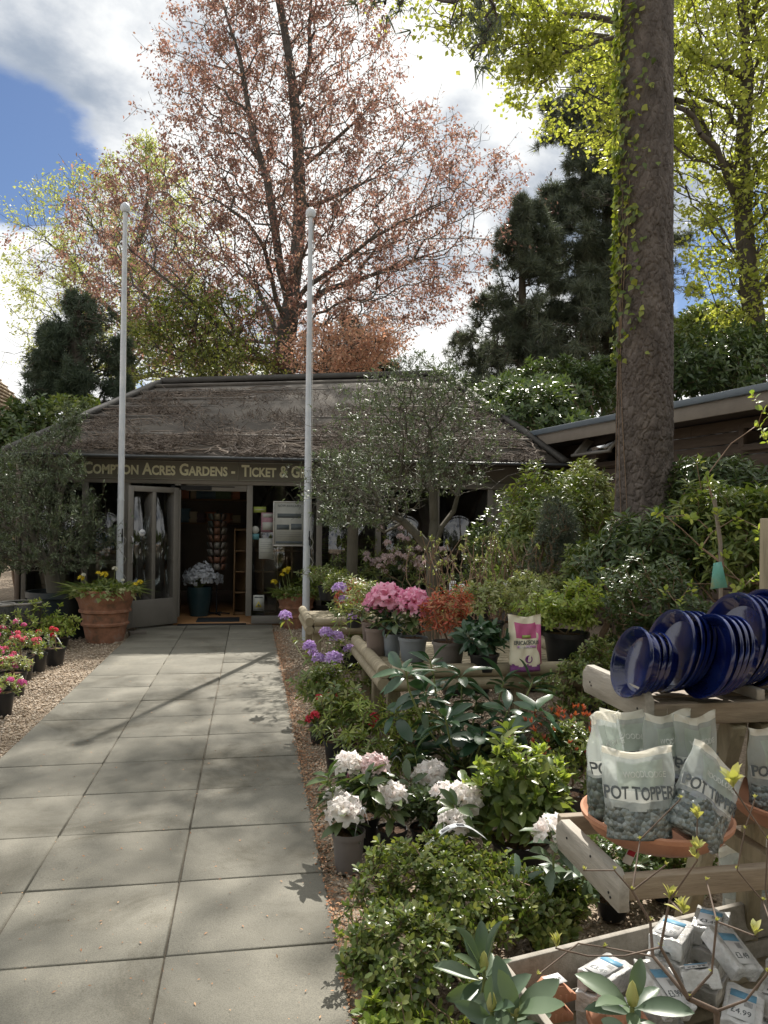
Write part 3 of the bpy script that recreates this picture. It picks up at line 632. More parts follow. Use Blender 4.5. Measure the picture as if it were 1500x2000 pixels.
# ================================================================ timber shed on the right
sx = thing('timber_shed', 'low brown timber clad building with slate edged roof behind the pine trunk', 'shed', (0, 0, 0))
Q1 = W(975, 853, 14.3); Q2 = W(1500, 742, 8.5); dirn = nz((Q2-Q1)*np.array([1, 1, 0])); nrm = np.array([dirn[1], -dirn[0], 0])*1.0
if nrm[0] > 0: nrm = -nrm      # outward, to the left
Hs = 3.18; Q1[2] = Q2[2] = 0; Q0 = Q1; Q3 = Q1+dirn*13.5
def sp(t_, out, z): p = Q0+dirn*t_+nrm*out; return np.array([p[0], p[1], z])
Ls = 13.5; mb = MB()
mb.bar(sp(0, 0, Hs-.045), sp(Ls, 0, Hs-.045), .07, .09); mb.build('roof_edge', m_lead, sx, bevel=.01)
mb = MB(); mb.bar(sp(0, -.02, Hs-.18), sp(Ls, -.02, Hs-.18), .035, .18); mb.bar(sp(0.018, -.0, Hs-.18), sp(0.018, -6, Hs-.18), .035, .18); mb.build('fascia', m_fascia, sx, bevel=.004)
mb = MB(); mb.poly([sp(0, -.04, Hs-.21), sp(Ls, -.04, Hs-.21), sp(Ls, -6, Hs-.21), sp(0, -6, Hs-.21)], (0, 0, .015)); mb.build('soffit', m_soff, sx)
mb = MB(); mb.poly([sp(0, -.03, Hs-.08), sp(Ls, -.03, Hs-.08), sp(Ls, -6, Hs-.02), sp(0, -6, Hs-.02)], (0, 0, .05)); mb.build('roof', m_lead, sx)
mb = MB(); r = np.random.default_rng(2); wd_ = .62; z = 0.
t0_ = .75
while z < Hs-.24:
    h = .155; a = t0_+.1
    while a < Ls:
        b_ = min(a+2.4+r.random()*1.6, Ls); mb.bar(sp(a+.002, -wd_-.02+.012*r.random(), z+h/2), sp(b_-.002, -wd_-.02+.006*r.random(), z+h/2), .03, h-.012); a = b_
    a = -wd_-.12
    mb.bar(sp(t0_+.02, -wd_-.1, z+h/2), sp(t0_+.02, -6, z+h/2), .03, h-.012)
    z += h
mb.build('wall', m_clad, sx, bevel=.004)
mb = MB(); mb.bar(sp(t0_+.12, -wd_-.1, 0), sp(t0_+.12, -wd_-.1, Hs-.22), .02, .02); mb.poly([sp(t0_+.06, -wd_-.06, .02), sp(Ls, -wd_-.06, .02), sp(Ls, -5.9, .02), sp(t0_+.06, -5.9, .02)], (0, 0, Hs-.26)); mb.build('wall_core', m_dark, sx)
mb = MB(); mb.bar(sp(t0_+.03, -wd_+.01, 0), sp(t0_+.03, -wd_+.01, Hs-.22), .11, .11, up=(0, 1, 0)); mb.build('corner_post', m_clad, sx, bevel=.006)
def shed_window(t1, t2, z1, z2, sash=False):
    mb = MB(); o = -wd_+.03
    for (a, b_) in ((sp(t1, o, z1), sp(t2, o, z1)), (sp(t1, o, z2), sp(t2, o, z2))): mb.bar(a, b_, .07, .08)
    for a in (t1, t2): mb.bar(sp(a, o+.002, z1), sp(a, o+.002, z2), .08, .075, up=nrm)
    w = mb.build('window', m_clad, sx, bevel=.004)
    mb = MB(); mb.bar(sp(t1, o-.02, (z1+z2)/2), sp(t2, o-.02, (z1+z2)/2), .01, z2-z1-.02); mb.build('pane', m_glass, w)
    if sash:
        mb = MB(); e = np.array([0, 0, -1.])*(z2-z1)*.75+nrm*.42
        for a in (t1+.05, t2-.05): mb.bar(sp(a, o+.04, z2-.02), sp(a, o+.04, z2-.02)+e, .05, .04, up=nrm)
        mb.bar(sp(t1, o+.04, z2-.02)+e, sp(t2, o+.04, z2-.02)+e, .05, .04); mb.bar(sp(t1, o+.04, z2-.02), sp(t2, o+.04, z2-.02), .05, .04); s = mb.build('sash', m_frame, w)
        mb = MB(); p_ = [sp(t1+.05, o+.04, z2-.02), sp(t2-.05, o+.04, z2-.02), sp(t2-.05, o+.04, z2-.02)+e, sp(t1+.05, o+.04, z2-.02)+e]; mb.poly(p_, nrm*.004); mb.build('sash_pane', m_glass, w)
def t_at(px):          # distance along the shed wall seen at a pixel column
    rr = ray(px, 900); o = sp(0, -wd_, 0); A_ = np.array([[rr[0], -dirn[0]], [rr[1], -dirn[1]]]); s_ = np.linalg.solve(A_, np.array([o[0]-CAM[0], o[1]-CAM[1]])); return s_[1], s_[0]
a1, zq = t_at(1168); a2, _ = t_at(1225); zt = CAM[2]+(1022-832)/F*zq; shed_window(a1, a2+.25, zt-.62, zt, True)
a1, zq = t_at(1455); zt = CAM[2]+(1028-832)/F*zq; shed_window(a1, a1+1.4, zt-.28, zt)
a1, zq = t_at(1092); zl = CAM[2]+(1024-895)/F*zq
t = thing('wall_lamp', 'small black lamp fixed to the timber shed wall near its corner', 'lamp', sp(a1, -wd_+.02, zl)); mb = MB(); mb.lathe([(0, -.07), (.045, -.07), (.065, .09), (.02, .11), (0, .11)], 8, c=nrm*.08); mb.bx(-.04, .04, -.04, .04, -.05, .05); mb.build('housing', m_dark, t)
# tiled roof of a house far left
hp = W(-60, 700, 26); t = thing('tiled_house', 'house with brown tiled roof just showing at the left edge behind the hedge', 'house', (hp[0], hp[1], 0)); mb = MB(); mb.bx(-7.5, 1.2, -1, 6, 0, 4.3); mb.build('wall', solid('house_wall', (.3, .26, .2), .8), t)
Hh = hp[2]; v = np.array([(-8, -1.6, 4.2), (2.0, -1.6, 4.2), (2.0, 6.6, 4.2), (-8, 6.6, 4.2), (-8, 2.5, Hh+.6), (-.6, 2.5, Hh+.6)]); 
rf = mk('roof', v, [np.array([[0, 1, 5, 4], [2, 3, 4, 5]]), np.array([[1, 2, 5], [3, 0, 4]])], m_tile, t); s_ = rf.modifiers.new('t', 'SOLIDIFY'); s_.thickness = .12
mb = MB(); 
for q in np.linspace(.04, .96, 16):
    a = v[0]+(v[4]-v[0])*q; b = v[1]+(v[5]-v[1])*q; mb.bar(a+np.array([0, -.01, .03]), b+np.array([0, -.01, .03]), .06, .04)
    a = v[1]+(v[5]-v[1])*q; b = v[2]+(v[5]-v[2])*q; mb.bar(a+np.array([.01, 0, .03]), b+np.array([.01, 0, .03]), .06, .04)
mb.build('tile_course', m_tile, rf)
# ================================================================ trees
m_gtree = leafm('leaf_garden_tree', [(.07, .1, .03), (.15, .19, .05), (.26, .28, .09)], .4, .42)
def leaves_on(P, par, rr, ends, per, spread, size, t, r, droop=0., rmax=2, wid=1.0, twig=None):
    """leaves along the thin twigs: per leaf-bearing node"""
    idx = np.where((CNT <= rmax) & (par >= 0))[0]; q_ = P[idx]; k1, k2, k3 = r.normal(size=(3, 3))*2.2; w_ = np.clip(.95+.9*(np.sin(q_@k1)+np.sin(q_@k2+1)+np.sin(q_@k3+2))/1.7, .12, 2.4); idx = np.repeat(idx, r.poisson(per*w_*r.gamma(1.0, 1.0, len(idx)))); n = len(idx)
    a = P[par[idx]]; b = P[idx]; s_ = r.random((n, 1)); pos = a+(b-a)*s_+r.normal(size=(n, 3))*spread
    d = nz(b-a)*.5+nz(r.normal(size=(n, 3)))*.8; d[:, 2] -= droop
    return scatter(t, pos, d, np.array([0, 0, 1.])+r.normal(size=(n, 3))*.6, size*(.6+.8*r.random(n)), wid)
def prof_crown(n, prof, z, cx, r, dz=.8, shell=.0, ragged=.1):
    """points inside a crown whose outline is given as (pixel row, left, right) at z metres, as a solid of real depth"""
    prof = np.array(prof, float); y = prof[:, 0]; out = []
    wts = (prof[:-1, 2]-prof[:-1, 1]+prof[1:, 2]-prof[1:, 1])*np.diff(y); wts = wts/wts.sum()
    while len(out) < n:
        k = r.choice(len(wts), p=wts); py = y[k]+(y[k+1]-y[k])*r.random(); l = np.interp(py, y, prof[:, 1]); ri = np.interp(py, y, prof[:, 2])
        c = (l+ri)/2; hw = (ri-l)/2; a = r.random()*6.283; q = r.random()**.5; q = shell+(1-shell)*q
        q *= 1+ragged*r.normal()
        zz_ = z+q*math.sin(a)*hw*z/F*dz; p = W(c+q*math.cos(a)*hw, py, z); p = p+f0*(zz_-z)
        out.append(p)
    return np.array(out)
def bough_tips(n, prof, z, bx, r, k):
    """needles in flat sprays along separate drooping boughs, leaving gaps between the layers"""
    prof = np.array(prof, float); y = prof[:, 0]; out = []; wts = (prof[:-1, 2]-prof[:-1, 1]+prof[1:, 2]-prof[1:, 1])*np.diff(y); wts = wts/wts.sum(); per = max(3, n//k)
    for q in range(k):
        i = r.choice(len(wts), p=wts); py = y[i]+(y[i+1]-y[i])*r.random(); l = np.interp(py, y, prof[:, 1]); ri = np.interp(py, y, prof[:, 2]); a = r.random()*6.283; L = .62+.45*r.random()
        ex = (ri-bx if math.cos(a) > 0 else bx-l)*math.cos(a)*L; ez = max(ri-bx, bx-l)*math.sin(a)*z/F*.8*L; ln = abs(ex)*z/F+abs(ez)
        for _ in range(per):
            s_ = r.random()**.6; c = W(bx+ex*s_, py-ln*6*s_*(1-s_)+r.normal()*2+ln*3*s_*s_, z)+f0*(ez*s_); side = r.normal()*ln*.16*(1.1-s_); c = c+cr*side*abs(math.sin(a))+f0*side*abs(math.cos(a)); c[2] += r.normal()*.07; out.append(c)
    return np.array(out)
def limb_tree(name, label, z, base, limbs, prof, ntips, mats, per, size, leaf, r, r_end=.006, r_max=.3, step=.35, spread=.05, droop=.3, group=None, rmax_leaf=2, bf=.35, leaf_rmin=0, dz=.8, gz=0., depthj=1.5, cat='tree', shell=0., ragged=.1, sag=0., wid=1.0, extra=None, jit=.1, boughs=0):
    b = W(base[0], base[1], z); b[2] = gz
    t = thing(name, label, cat, b, group=group)
    nodes = [b.copy()]; par = [-1]; keys = {}
    for key, start, pts in limbs:
        s0 = 0 if start is None else keys[start[0]][min(start[1], len(keys[start[0]])-1)]
        idx = []; prev = s0; n = len(pts); 
        for q, (px, py, dzz) in enumerate(pts):
            prev = chain(nodes, par, [W(px, py, z+dzz)], prev); idx.append(prev)
        keys[key] = idx
    nodes = np.array(nodes)
    tips = prof_crown(ntips, prof, z, 0, r, dz, shell, ragged)
    if boughs: tips = bough_tips(ntips, prof, z, base[0], r, boughs)
    if extra is not None: tips = np.concatenate([tips, extra])
    P, pr, ends = grow(nodes, np.array(par), tips, bf, step, jit, sag, r)
    rr = thick(P, pr, r_end, 2.35, r_max)
    V, Fq = segs(P-b, pr, rr, 10, .035); mk('trunk', V, [Fq], mats[0], t, True)
    v, f = leaves_on(P-b, pr, rr, ends, per, spread, size, leaf, r, droop, rmax_leaf, wid); mk('crown', v, [f], mats[1], t)
    print(name, 'nodes', len(P), 'leaves', len(f))
    return t
r = np.random.default_rng(21)
# copper beech
limb_tree('copper_beech', 'tall copper beech with pinkish brown young leaves rising behind the shop roof', 25, (553, 760),
  [('t', None, [(553, 740, 0), (554, 690, 0), (562, 635, 0), (568, 600, .2)]),
   ('c', ('t', 3), [(575, 540, .3), (582, 470, .5), (586, 400, .4), (584, 330, .2), (580, 250, 0), (574, 190, 0), (566, 120, 0), (556, 60, .2), (545, 0, 0), (540, -80, 0), (560, -240, 0)]),
   ('cr', ('c', 5), [(592, 170, .5), (606, 110, .8), (604, 50, 1), (610, -20, 1)]),
   ('l1', ('t', 2), [(540, 590, -.5), (530, 540, -1), (515, 480, -1.5), (480, 430, -2), (420, 390, -2.5), (370, 370, -3)]),
   ('l2', ('t', 3), [(548, 530, -.3), (536, 440, -.8), (522, 350, -1), (495, 270, -1.2), (482, 190, -1), (468, 110, -1), (445, 40, -1), (430, -10, -1)]),
   ('l0', ('t', 0), [(530, 715, -.6), (500, 690, -1), (455, 655, -1.6), (415, 628, -2), (385, 595, -2.4), (340, 560, -2.8), (300, 525, -3), (255, 490, -3.4), (215, 460, -3.8)]),
   ('l3', ('t', 1), [(530, 620, 1), (500, 560, 2), (450, 520, 3), (390, 480, 3.6), (320, 440, 4)]),
   ('r0', ('t', 2), [(590, 600, .5), (640, 565, .8), (690, 550, 1), (760, 525, 1.2), (830, 500, 1.4), (905, 475, 1.6)]),
   ('r1', ('t', 3), [(600, 560, -.8), (660, 520, -1.4), (720, 470, -2), (790, 430, -2.6), (860, 400, -3), (930, 370, -3.2)]),
   ('r2', ('c', 2), [(620, 400, .5), (680, 370, 1), (750, 340, 1.5), (800, 320, 2)]),
   ('r3', ('c', 3), [(625, 300, -.5), (680, 250, -1), (720, 210, -1.5), (760, 170, -2)]),
   ('rl', ('t', 0), [(590, 715, -1), (625, 690, -1.6), (670, 655, -2), (700, 640, -2.4)]),
   ('b1', ('c', 1), [(560, 430, 2), (540, 380, 3.4), (520, 300, 4.4), (530, 220, 5)]),
   ('b2', ('c', 0), [(600, 480, -2), (620, 420, -3.6), (640, 340, -4.6), (640, 250, -5)])],
  [(-330, 500, 680), (-200, 460, 700), (-110, 430, 700), (-60, 410, 700), (10, 375, 740), (90, 300, 780), (150, 285, 790), (200, 310, 760), (215, 320, 790), (270, 330, 940), (330, 270, 1000), (380, 190, 1000), (430, 160, 975), (500, 120, 960), (560, 120, 940), (610, 160, 920), (650, 190, 800), (700, 240, 760), (730, 300, 740)],
  10500, (m_bark, m_copper), 10, .108, LKITE, r, .0055, .40, .34, .10, .45, dz=.62, depthj=1, shell=.15, rmax_leaf=3, bf=.28)
# lower, brighter copper foliage close behind the roof
limb_tree('copper_maple', 'smaller orange leaved tree low behind the roof left and right of the beech trunk', 21, (640, 760),
  [('t', None, [(640, 745, 0), (640, 720, 0)])], [(640, 600, 780), (670, 570, 790), (700, 570, 770), (735, 590, 760)], 560, (m_barkd, m_copperlow), 14, .1, LKITE, r, .006, .09, .3, .14, .3, dz=.9, rmax_leaf=2, ragged=.3)
limb_tree('beech_tree', 'pale green spring beech behind the left side of the copper beech', 31, (250, 760),
  [('t', None, [(250, 740, 0), (250, 640, 0), (245, 540, 0)]), ('a', ('t', 1), [(200, 590, 0), (150, 520, 0), (90, 470, 0)]), ('b', ('t', 2), [(280, 450, 0), (290, 370, 0), (285, 310, 0)]), ('c', ('t', 2), [(200, 470, 0), (160, 410, 0)]), ('d', ('t', 0), [(150, 690, -2), (90, 650, -2)])],
  [(265, 260, 300), (310, 215, 350), (350, 90, 400), (400, 30, 420), (460, 20, 440), (520, 0, 440), (580, 10, 440), (640, 25, 460), (700, 20, 560), (740, 20, 600)], 3600, (m_barkd, m_spring), 9, .12, LKITE, r, .006, .3, .4, .14, .2, dz=.5, rmax_leaf=2, bf=.3)
limb_tree('garden_tree', 'mixed green tree in the gap between yew and beech trunk above the roof', 23, (420, 760),
  [('t', None, [(420, 745, 0), (420, 700, 0)]), ('a', ('t', 1), [(380, 640, 0)]), ('b', ('t', 1), [(470, 650, 0)])], [(560, 330, 500), (600, 270, 520), (660, 220, 540), (700, 210, 540), (745, 200, 540)], 900, (m_barkd, m_gtree), 14, .12, LKITE, r, .007, .12, .35, .16, .2, dz=.7, rmax_leaf=2, ragged=.22)
def conifer(name, label, z, base_px, top, prof, ntips, mats, size, per, r, ragged=.13, gz=0, r_max=.3, sag=-.05, rmax=2, dz=.8, trunk_top=None, wid=1.0, boughs=0):
    return limb_tree(name, label, z, (base_px, 760), [('t', None, [(base_px, y, 0) for y in range(740, int(top), -60)])], prof, ntips, mats, per, size, TUFT, r, .008, r_max, .45, .06, 0, dz=dz, rmax_leaf=rmax, bf=.12, gz=gz, sag=sag, shell=.2, ragged=ragged, wid=wid, boughs=boughs)
conifer('yew_tree', 'dense dark green yew above the left end of the shop roof', 20, 150, 600, [(580, 135, 180), (630, 85, 240), (680, 65, 250), (730, 50, 255), (800, 40, 260)], 2400, (m_barkd, m_yew), .22, 7, r, boughs=120)
conifer('dark_conifer', 'dark blue green conifer behind the roof right of the beech trunk', 27, 690, 600, [(600, 640, 690), (640, 625, 720), (680, 610, 750), (720, 600, 775), (760, 600, 800)], 900, (m_barkd, m_yew), .28, 6, r, boughs=45)
conifer('monterey_pine', 'large dark pine with layered boughs left of the ivy clad trunk', 27, 1195, 110,
  [(80, 1110, 1220), (110, 1065, 1230), (150, 1060, 1250), (220, 1060, 1270), (330, 1035, 1300), (370, 1060, 1320), (410, 1030, 1320), (440, 990, 1330), (500, 985, 1340), (570, 960, 1370), (620, 920, 1330), (660, 880, 1320), (700, 868, 1320), (760, 880, 1330)], 9000, (m_barkd, m_con), .30, 7, r, r_max=.38, sag=-.03, dz=.55, boughs=300)
conifer('spruce_tree', 'broad dark spruce stepping down to the left of the large pine', 25, 1020, 420, [(385, 1020, 1040), (450, 975, 1090), (560, 930, 1120), (660, 885, 1120), (760, 855, 1120)], 2600, (m_barkd, m_con), .28, 7, r, r_max=.2, sag=-.03, dz=.7, boughs=130)
# light green beech, limbs reaching in from the right; unseen high boughs added to dapple the path
shade_tips = []
for _ in range(34):
    gx_, gy_, hh_ = -1.9+2.0*r.random(), 1.2+6.2*r.random(), 15+2.6*r.random(); c_ = np.array([gx_, gy_, 0])+SD*(hh_/SD[2])
    shade_tips += [c_+r.normal(size=3)*(.55, .55, .3) for _ in range(17)]
shade_tips = np.array(shade_tips)
ex = prof_crown(620, [(-10, 860, 1100), (20, 800, 1180), (80, 830, 1150), (110, 930, 1120), (170, 990, 1060), (215, 995, 1030)], 14.2, 0, r, .35)
limb_tree('lime_beech', 'bright yellow green beech leaning in from the right above the pine trunk', 16, (1475, 760),
  [('t', None, [(1475, 640, 0), (1462, 540, 0), (1452, 430, 0), (1450, 300, 0), (1460, 150, 0), (1450, 0, 0), (1440, -150, 0)]),
   ('a', ('t', 4), [(1380, 120, -.5), (1280, 60, -1), (1150, 30, -1.4), (1020, 30, -1.7), (900, 30, -1.8)]), ('b', ('t', 2), [(1400, 290, -1), (1300, 200, -2), (1180, 160, -2.5)]),
   ('c', ('t', 1), [(1400, 430, -.6), (1330, 360, -1)]), ('e', ('t', 3), [(1530, 220, -1), (1600, 150, -2)]), ('f', ('t', 0), [(1400, 600, 0), (1350, 560, 0)])],
  [(-420, 1450, 1700), (-250, 1400, 1800), (-120, 1300, 1850), (-30, 1160, 1850), (0, 1060, 1850), (90, 1050, 1850), (180, 1060, 1850), (270, 1100, 1800), (300, 1180, 1800), (360, 1330, 1780), (450, 1320, 1760), (520, 1340, 1720), (580, 1370, 1700), (640, 1400, 1650)],
  7600, (m_barkd, m_beech), 9, .095, LKITE, r, .005, .22, .33, .12, .1, dz=.55, extra=np.concatenate([ex, shade_tips]), rmax_leaf=2, wid=1.5, bf=.3, sag=-.04)

# foreground pine: bark plates carved into the trunk, ivy up its left side
pb = W(1258, 1035, 7.7); pb[2] = -.05; H = 11.0; nu, nv = 220, 1000; r = np.random.default_rng(31)
pine = thing('pine_tree', 'thick pine trunk with cracked plated bark and ivy up its left side', 'tree', pb)
u = np.arange(nu)*2*math.pi/nu; zv = np.concatenate([np.linspace(0, 7.2, 920), np.linspace(7.25, H, 80)]); cell = []
sites_z = r.random(5200)*H; sites_u = r.random(5200)*2*math.pi; R0 = .262
rad = np.zeros((nv, nu)); o = np.argsort(sites_z); sz_, su_ = sites_z[o], sites_u[o]; sh = r.normal(size=5200)*.0022
for k, z in enumerate(zv):
    a, b = np.searchsorted(sz_, [z-.45, z+.45]); du = (u[:, None]+.03*math.sin(z*5.3)+.04*np.sin(u*9+z*23)[:, None]+.03*np.sin(u*23-z*41)[:, None]-su_[None, a:b]+math.pi) % (2*math.pi)-math.pi
    D = np.sqrt((du*R0*1.0)**2+((z-sz_[a:b])[None]*.36)**2); part = np.partition(D, 1, 1); e = part[:, 1]-part[:, 0]; ci = np.argmin(D, 1)
    rad[k] = .017*np.clip(e/.008, 0, 1)**.7+sh[a:b][ci]*1.8+.002*np.sin(u*41+z*60)*np.sin(z*97+u*11)
fl = .262*(1-.055*np.clip(zv/6, 0, 1))+.04*np.exp(-zv/.35)+.012*np.exp(-zv/1.4); lean = -.0*zv
rd = fl[:, None]+rad*(1-.45*np.clip((zv-3.2)/3, 0, 1))[:, None]+.008*np.sin(3*u+1)[None]
V = np.stack([rd*np.cos(u), rd*np.sin(u), np.repeat(zv[:, None], nu, 1)], -1).reshape(-1, 3)
i = np.arange(nv-1)[:, None]*nu; j = np.arange(nu)[None]; j2 = (j+1) % nu
trunk = mk('trunk', V, [np.stack([i+j, i+j2, i+nu+j2, i+nu+j], -1).reshape(-1, 4)], m_pine, pine, True)
# crown of the pine, high above the frame, with extra boughs added to shade the path
nodes = [np.array([0, 0, H-.3])]; par = [-1]; prev = 0
for z in range(12, 18): nodes.append(np.array([.1*(z-11), -.05*(z-11), z])); par.append(prev); prev = len(nodes)-1
tips = []
for q in range(1100):
    a = r.random()*6.28; h = r.random(); rad_ = (3.9-2.2*h)*(.35+.65*r.random()); tips.append((rad_*math.cos(a)-.6, rad_*math.sin(a)-.4, 13.6+6*h))
for q in prof_crown(28, [(-30, 840, 1040), (20, 850, 1000), (110, 900, 970)], 7.3, 0, r, .5): tips.append(q-pb)
for q in prof_crown(150, [(-420, 330, 640), (-250, 330, 640), (-170, 400, 600)], 10, 0, r, .5): tips.append(q-pb)  # unseen boughs, added to shade the near left of the path
for q in prof_crown(16, [(-40, 700, 800), (12, 735, 785)], 7.3, 0, r, .5): tips.append(q-pb)
P, pr_, e = grow(np.array(nodes), np.array(par), np.array(tips), .15, .5, .1, -.05, r); rr = thick(P, pr_, .01, 2.3, .2); V, Fq = segs(P, pr_, rr, 8, .03); mk('bough', V, [Fq], m_pine, pine, True)
v, f = leaves_on(P, pr_, rr, e, 5, .1, .2, TUFT, r, 0, 3); mk('crown', v, [f], m_con, pine)
# hanging sprays of pine needles that reach into the top of the picture
iv = thing('ivy', 'yellow green ivy leaves climbing the left edge of the pine trunk', 'ivy', pb)
n = 850; zt = r.random(n)**.9*3.9+3.25; au = np.pi+R(-9.8)*1+r.normal(size=n)*.30-.05; au = np.where(r.random(n) < .3, au+.3+r.random(n)*.8, au)
lowk = (zt > 3.7) | (r.random(n) < .45)
zt, au = zt[lowk], au[lowk]; n = len(zt); rd_ = .262*(1-.055*np.clip(zt/6, 0, 1))+.03+.03*r.random(n)
pos = np.stack([rd_*np.cos(au), rd_*np.sin(au), zt], -1); nrm_ = np.stack([np.cos(au), np.sin(au), 0*au], -1)
LIVY = tmpl([(0, 0), (.12, .3), (.38, .46), (.6, .26), (1, 0)], .1, .15)
v, f = scatter(LIVY, pos, r.normal(size=(n, 3))*.45+np.array([0, 0, -.6])+nrm_*.35, nrm_+r.normal(size=(n, 3))*.35, .045+.035*r.random(n)); mk('leaves', v, [f], m_ivy, iv)
mb = MB()
for q in range(4):
    a0 = math.pi+r.normal()*.4; P = [(fl_*math.cos(a0+.25*math.sin(z*1.3+q)), fl_*math.sin(a0+.25*math.sin(z*1.3+q)), z) for z in np.arange(.3, 4+r.random()*3, .25) for fl_ in [.262*(1-.055*min(z/6, 1))+.05*math.exp(-z/.35)+.02*math.exp(-z/1.4)+.016]]; mb.tube(P, .004, 5)
mb.build('stem', m_stem, iv, smooth=True)

# olive trees
def olive(label, z, base, limbs, prof, ntips, per, seed, gz=.0, rmx=.09, pot=None):
    r = np.random.default_rng(seed)
    t = limb_tree('olive_tree', label, z, base, limbs, prof, ntips, (m_olbark, m_olive), per, .055, LOLIVE, r, .0022, rmx, .14, .02, -.15, dz=.85, rmax_leaf=2, bf=.22, gz=gz, wid=1.15, shell=.1, jit=.12, ragged=.2)
    return t
ol1 = olive('olive tree with a pale curved trunk and silvery crown at the left edge', 10.6, (112, 1215),
  [('t', None, [(112, 1160, 0), (108, 1110, 0), (100, 1060, 0)]), ('a', ('t', 2), [(75, 1045, -.1), (30, 1040, -.2), (-10, 1030, -.3)]), ('b', ('t', 2), [(75, 1020, 0), (58, 980, 0), (60, 920, .1)]), ('c', ('t', 2), [(130, 1025, .2), (180, 1000, .4), (215, 985, .4)]), ('d', ('t', 2), [(108, 980, .2), (120, 920, .3), (140, 860, .3)])],
  [(740, 130, 165), (790, 100, 160), (830, -10, 145), (860, -60, 160), (900, -100, 165), (960, -110, 205), (1010, -110, 215), (1050, -60, 190), (1065, 0, 150)], 3000, 9, 41, .35, .1)
t = thing('black_tub', 'large dark plastic tub holding the left olive tree', 'plant tub', (ol1.location.x+.05, ol1.location.y, -.04)); mb = MB(); mb.lathe([(0, 0), (.36, 0), (.43, .55), (.46, .56), (.46, .64), (.42, .64), (.40, .56), (0, .56)], 32); mb.build('tub', solid('tub_teal', (.02, .03, .035), .4), t, smooth='auto')
ol1.location.z = 0
ol2 = olive('olive tree with branching trunk and wide grey green crown right of centre', 9.3, (845, 1150),
  [('t', None, [(846, 1110, 0), (845, 1080, 0)]), ('a', ('t', 1), [(815, 1045, -.1), (790, 1020, -.1), (750, 1000, -.2), (720, 995, -.2)]), ('b', ('t', 1), [(848, 1020, .1), (846, 960, .1), (838, 900, .1), (840, 840, 0)]), ('c', ('t', 1), [(862, 1030, 0), (885, 1000, 0), (898, 950, .1), (890, 900, .1)]), ('d', ('a', 1), [(752, 1040, .4), (700, 1000, .5), (680, 960, .5)])],
  [(690, 780, 830), (720, 730, 900), (760, 690, 950), (800, 660, 960), (850, 640, 985), (900, 620, 970), (950, 600, 950), (980, 610, 830), (1010, 620, 800), (1030, 640, 760)], 3300, 7, 42, .0, .085)
ol3 = olive('second olive tree with short dark trunk behind the right flagpole', 11.0, (685, 1150), [('t', None, [(688, 1080, 0), (690, 1020, 0)]), ('a', ('t', 1), [(660, 990, -.1), (640, 960, -.1)])],
  [(880, 610, 720), (920, 590, 750), (980, 585, 760), (1030, 600, 740)], 1000, 7, 43, .0, .08)
# ================================================================ plants
m_potb = solid('pot_black', [(.012, .013, .015), (.02, .021, .024)], .35, 8)
m_potn = solid('pot_brown', [(.15, .115, .10), (.18, .14, .12)], .5, 8)
m_potg = solid('pot_grey', [(.17, .19, .21), (.2, .225, .25)], .5, 8)
m_potp = solid('pot_taupe', [(.135, .12, .115), (.165, .15, .14)], .5, 8)
m_terra = solid('terracotta', [(.34, .15, .085), (.45, .22, .13), (.40, .2, .13)], .75, 6, 6, .2, 40)
m_terraw = solid('terracotta_weathered', [(.10, .09, .07), (.24, .12, .075), (.33, .16, .10), (.30, .24, .2)], .85, 7, 9, .4, 30)
m_stonep = solid('dark_glaze', [(.02, .022, .024), (.10, .10, .10)], .3, 40, 5, .2, 60)
m_soil = solid('compost', [(.05, .03, .02), (.12, .07, .045), (.2, .12, .075)], .95, 60, 5, .9, 90, bdist=.01)
m_label = solid('plant_label', [(.68, .70, .72), (.74, .75, .76)], .5, 5)
m_labprint = solid('label_print', (.25, .25, .27), .6)
m_red = leafm('leaf_red', [(.38, .07, .04), (.5, .16, .09), (.55, .28, .15), (.2, .22, .07)], .4, .4, tint=(1.3, .7, .6))
m_dkleaf = leafm('leaf_dark_big', [(.02, .055, .028), (.035, .08, .04), (.05, .1, .045)], .18, .3)
m_glauc = leafm('leaf_young_rhodo', [(.06, .10, .06), (.10, .15, .085), (.12, .17, .1)], .22, .4)
m_varie = leafm('leaf_pale', [(.14, .19, .06), (.3, .34, .14), (.42, .42, .24), (.2, .26, .08)], .35, .35)
m_twig = solid('twig', [(.17, .11, .075), (.28, .19, .13)], .75, 30)
m_bud = leafm('bud', [(.34, .36, .12), (.5, .48, .2)], .3, .5)
m_redbud = leafm('bud_red', [(.3, .05, .03), (.42, .12, .06)], .2, .5)
def petal(name, cols, tr=.4, tint=(1.05, 1, 1)): return leafm(name, cols, tr, .6, .3, tint)
m_pwhite = petal('petal_white', [(.90, .89, .83), (.94, .94, .92), (.92, .89, .87), (.95, .95, .93)], .58)
m_pblush = petal('petal_blush', [(.84, .8, .78), (.82, .62, .62), (.86, .82, .8)])
m_ppink = petal('petal_pink', [(.78, .30, .48), (.86, .44, .60), (.88, .56, .68)], tint=(1.1, .8, .95))
m_ppurp = petal('petal_purple', [(.48, .32, .64), (.58, .42, .72), (.66, .52, .78)], tint=(1.05, .9, 1.1))
m_ppale = petal('petal_palepink', [(.62, .5, .5), (.70, .58, .58), (.58, .44, .48)])
m_pred = petal('petal_red', [(.55, .03, .06), (.68, .09, .13)], tint=(1.2, .6, .6))
m_pmag = petal('petal_magenta', [(.62, .12, .36), (.74, .22, .48), (.7, .1, .2)], tint=(1.1, .7, .9))
m_pyel = petal('petal_yellow', [(.68, .52, .02), (.75, .62, .06)])
m_stam = solid('stamen', [(.55, .5, .2), (.6, .4, .25)], .6)

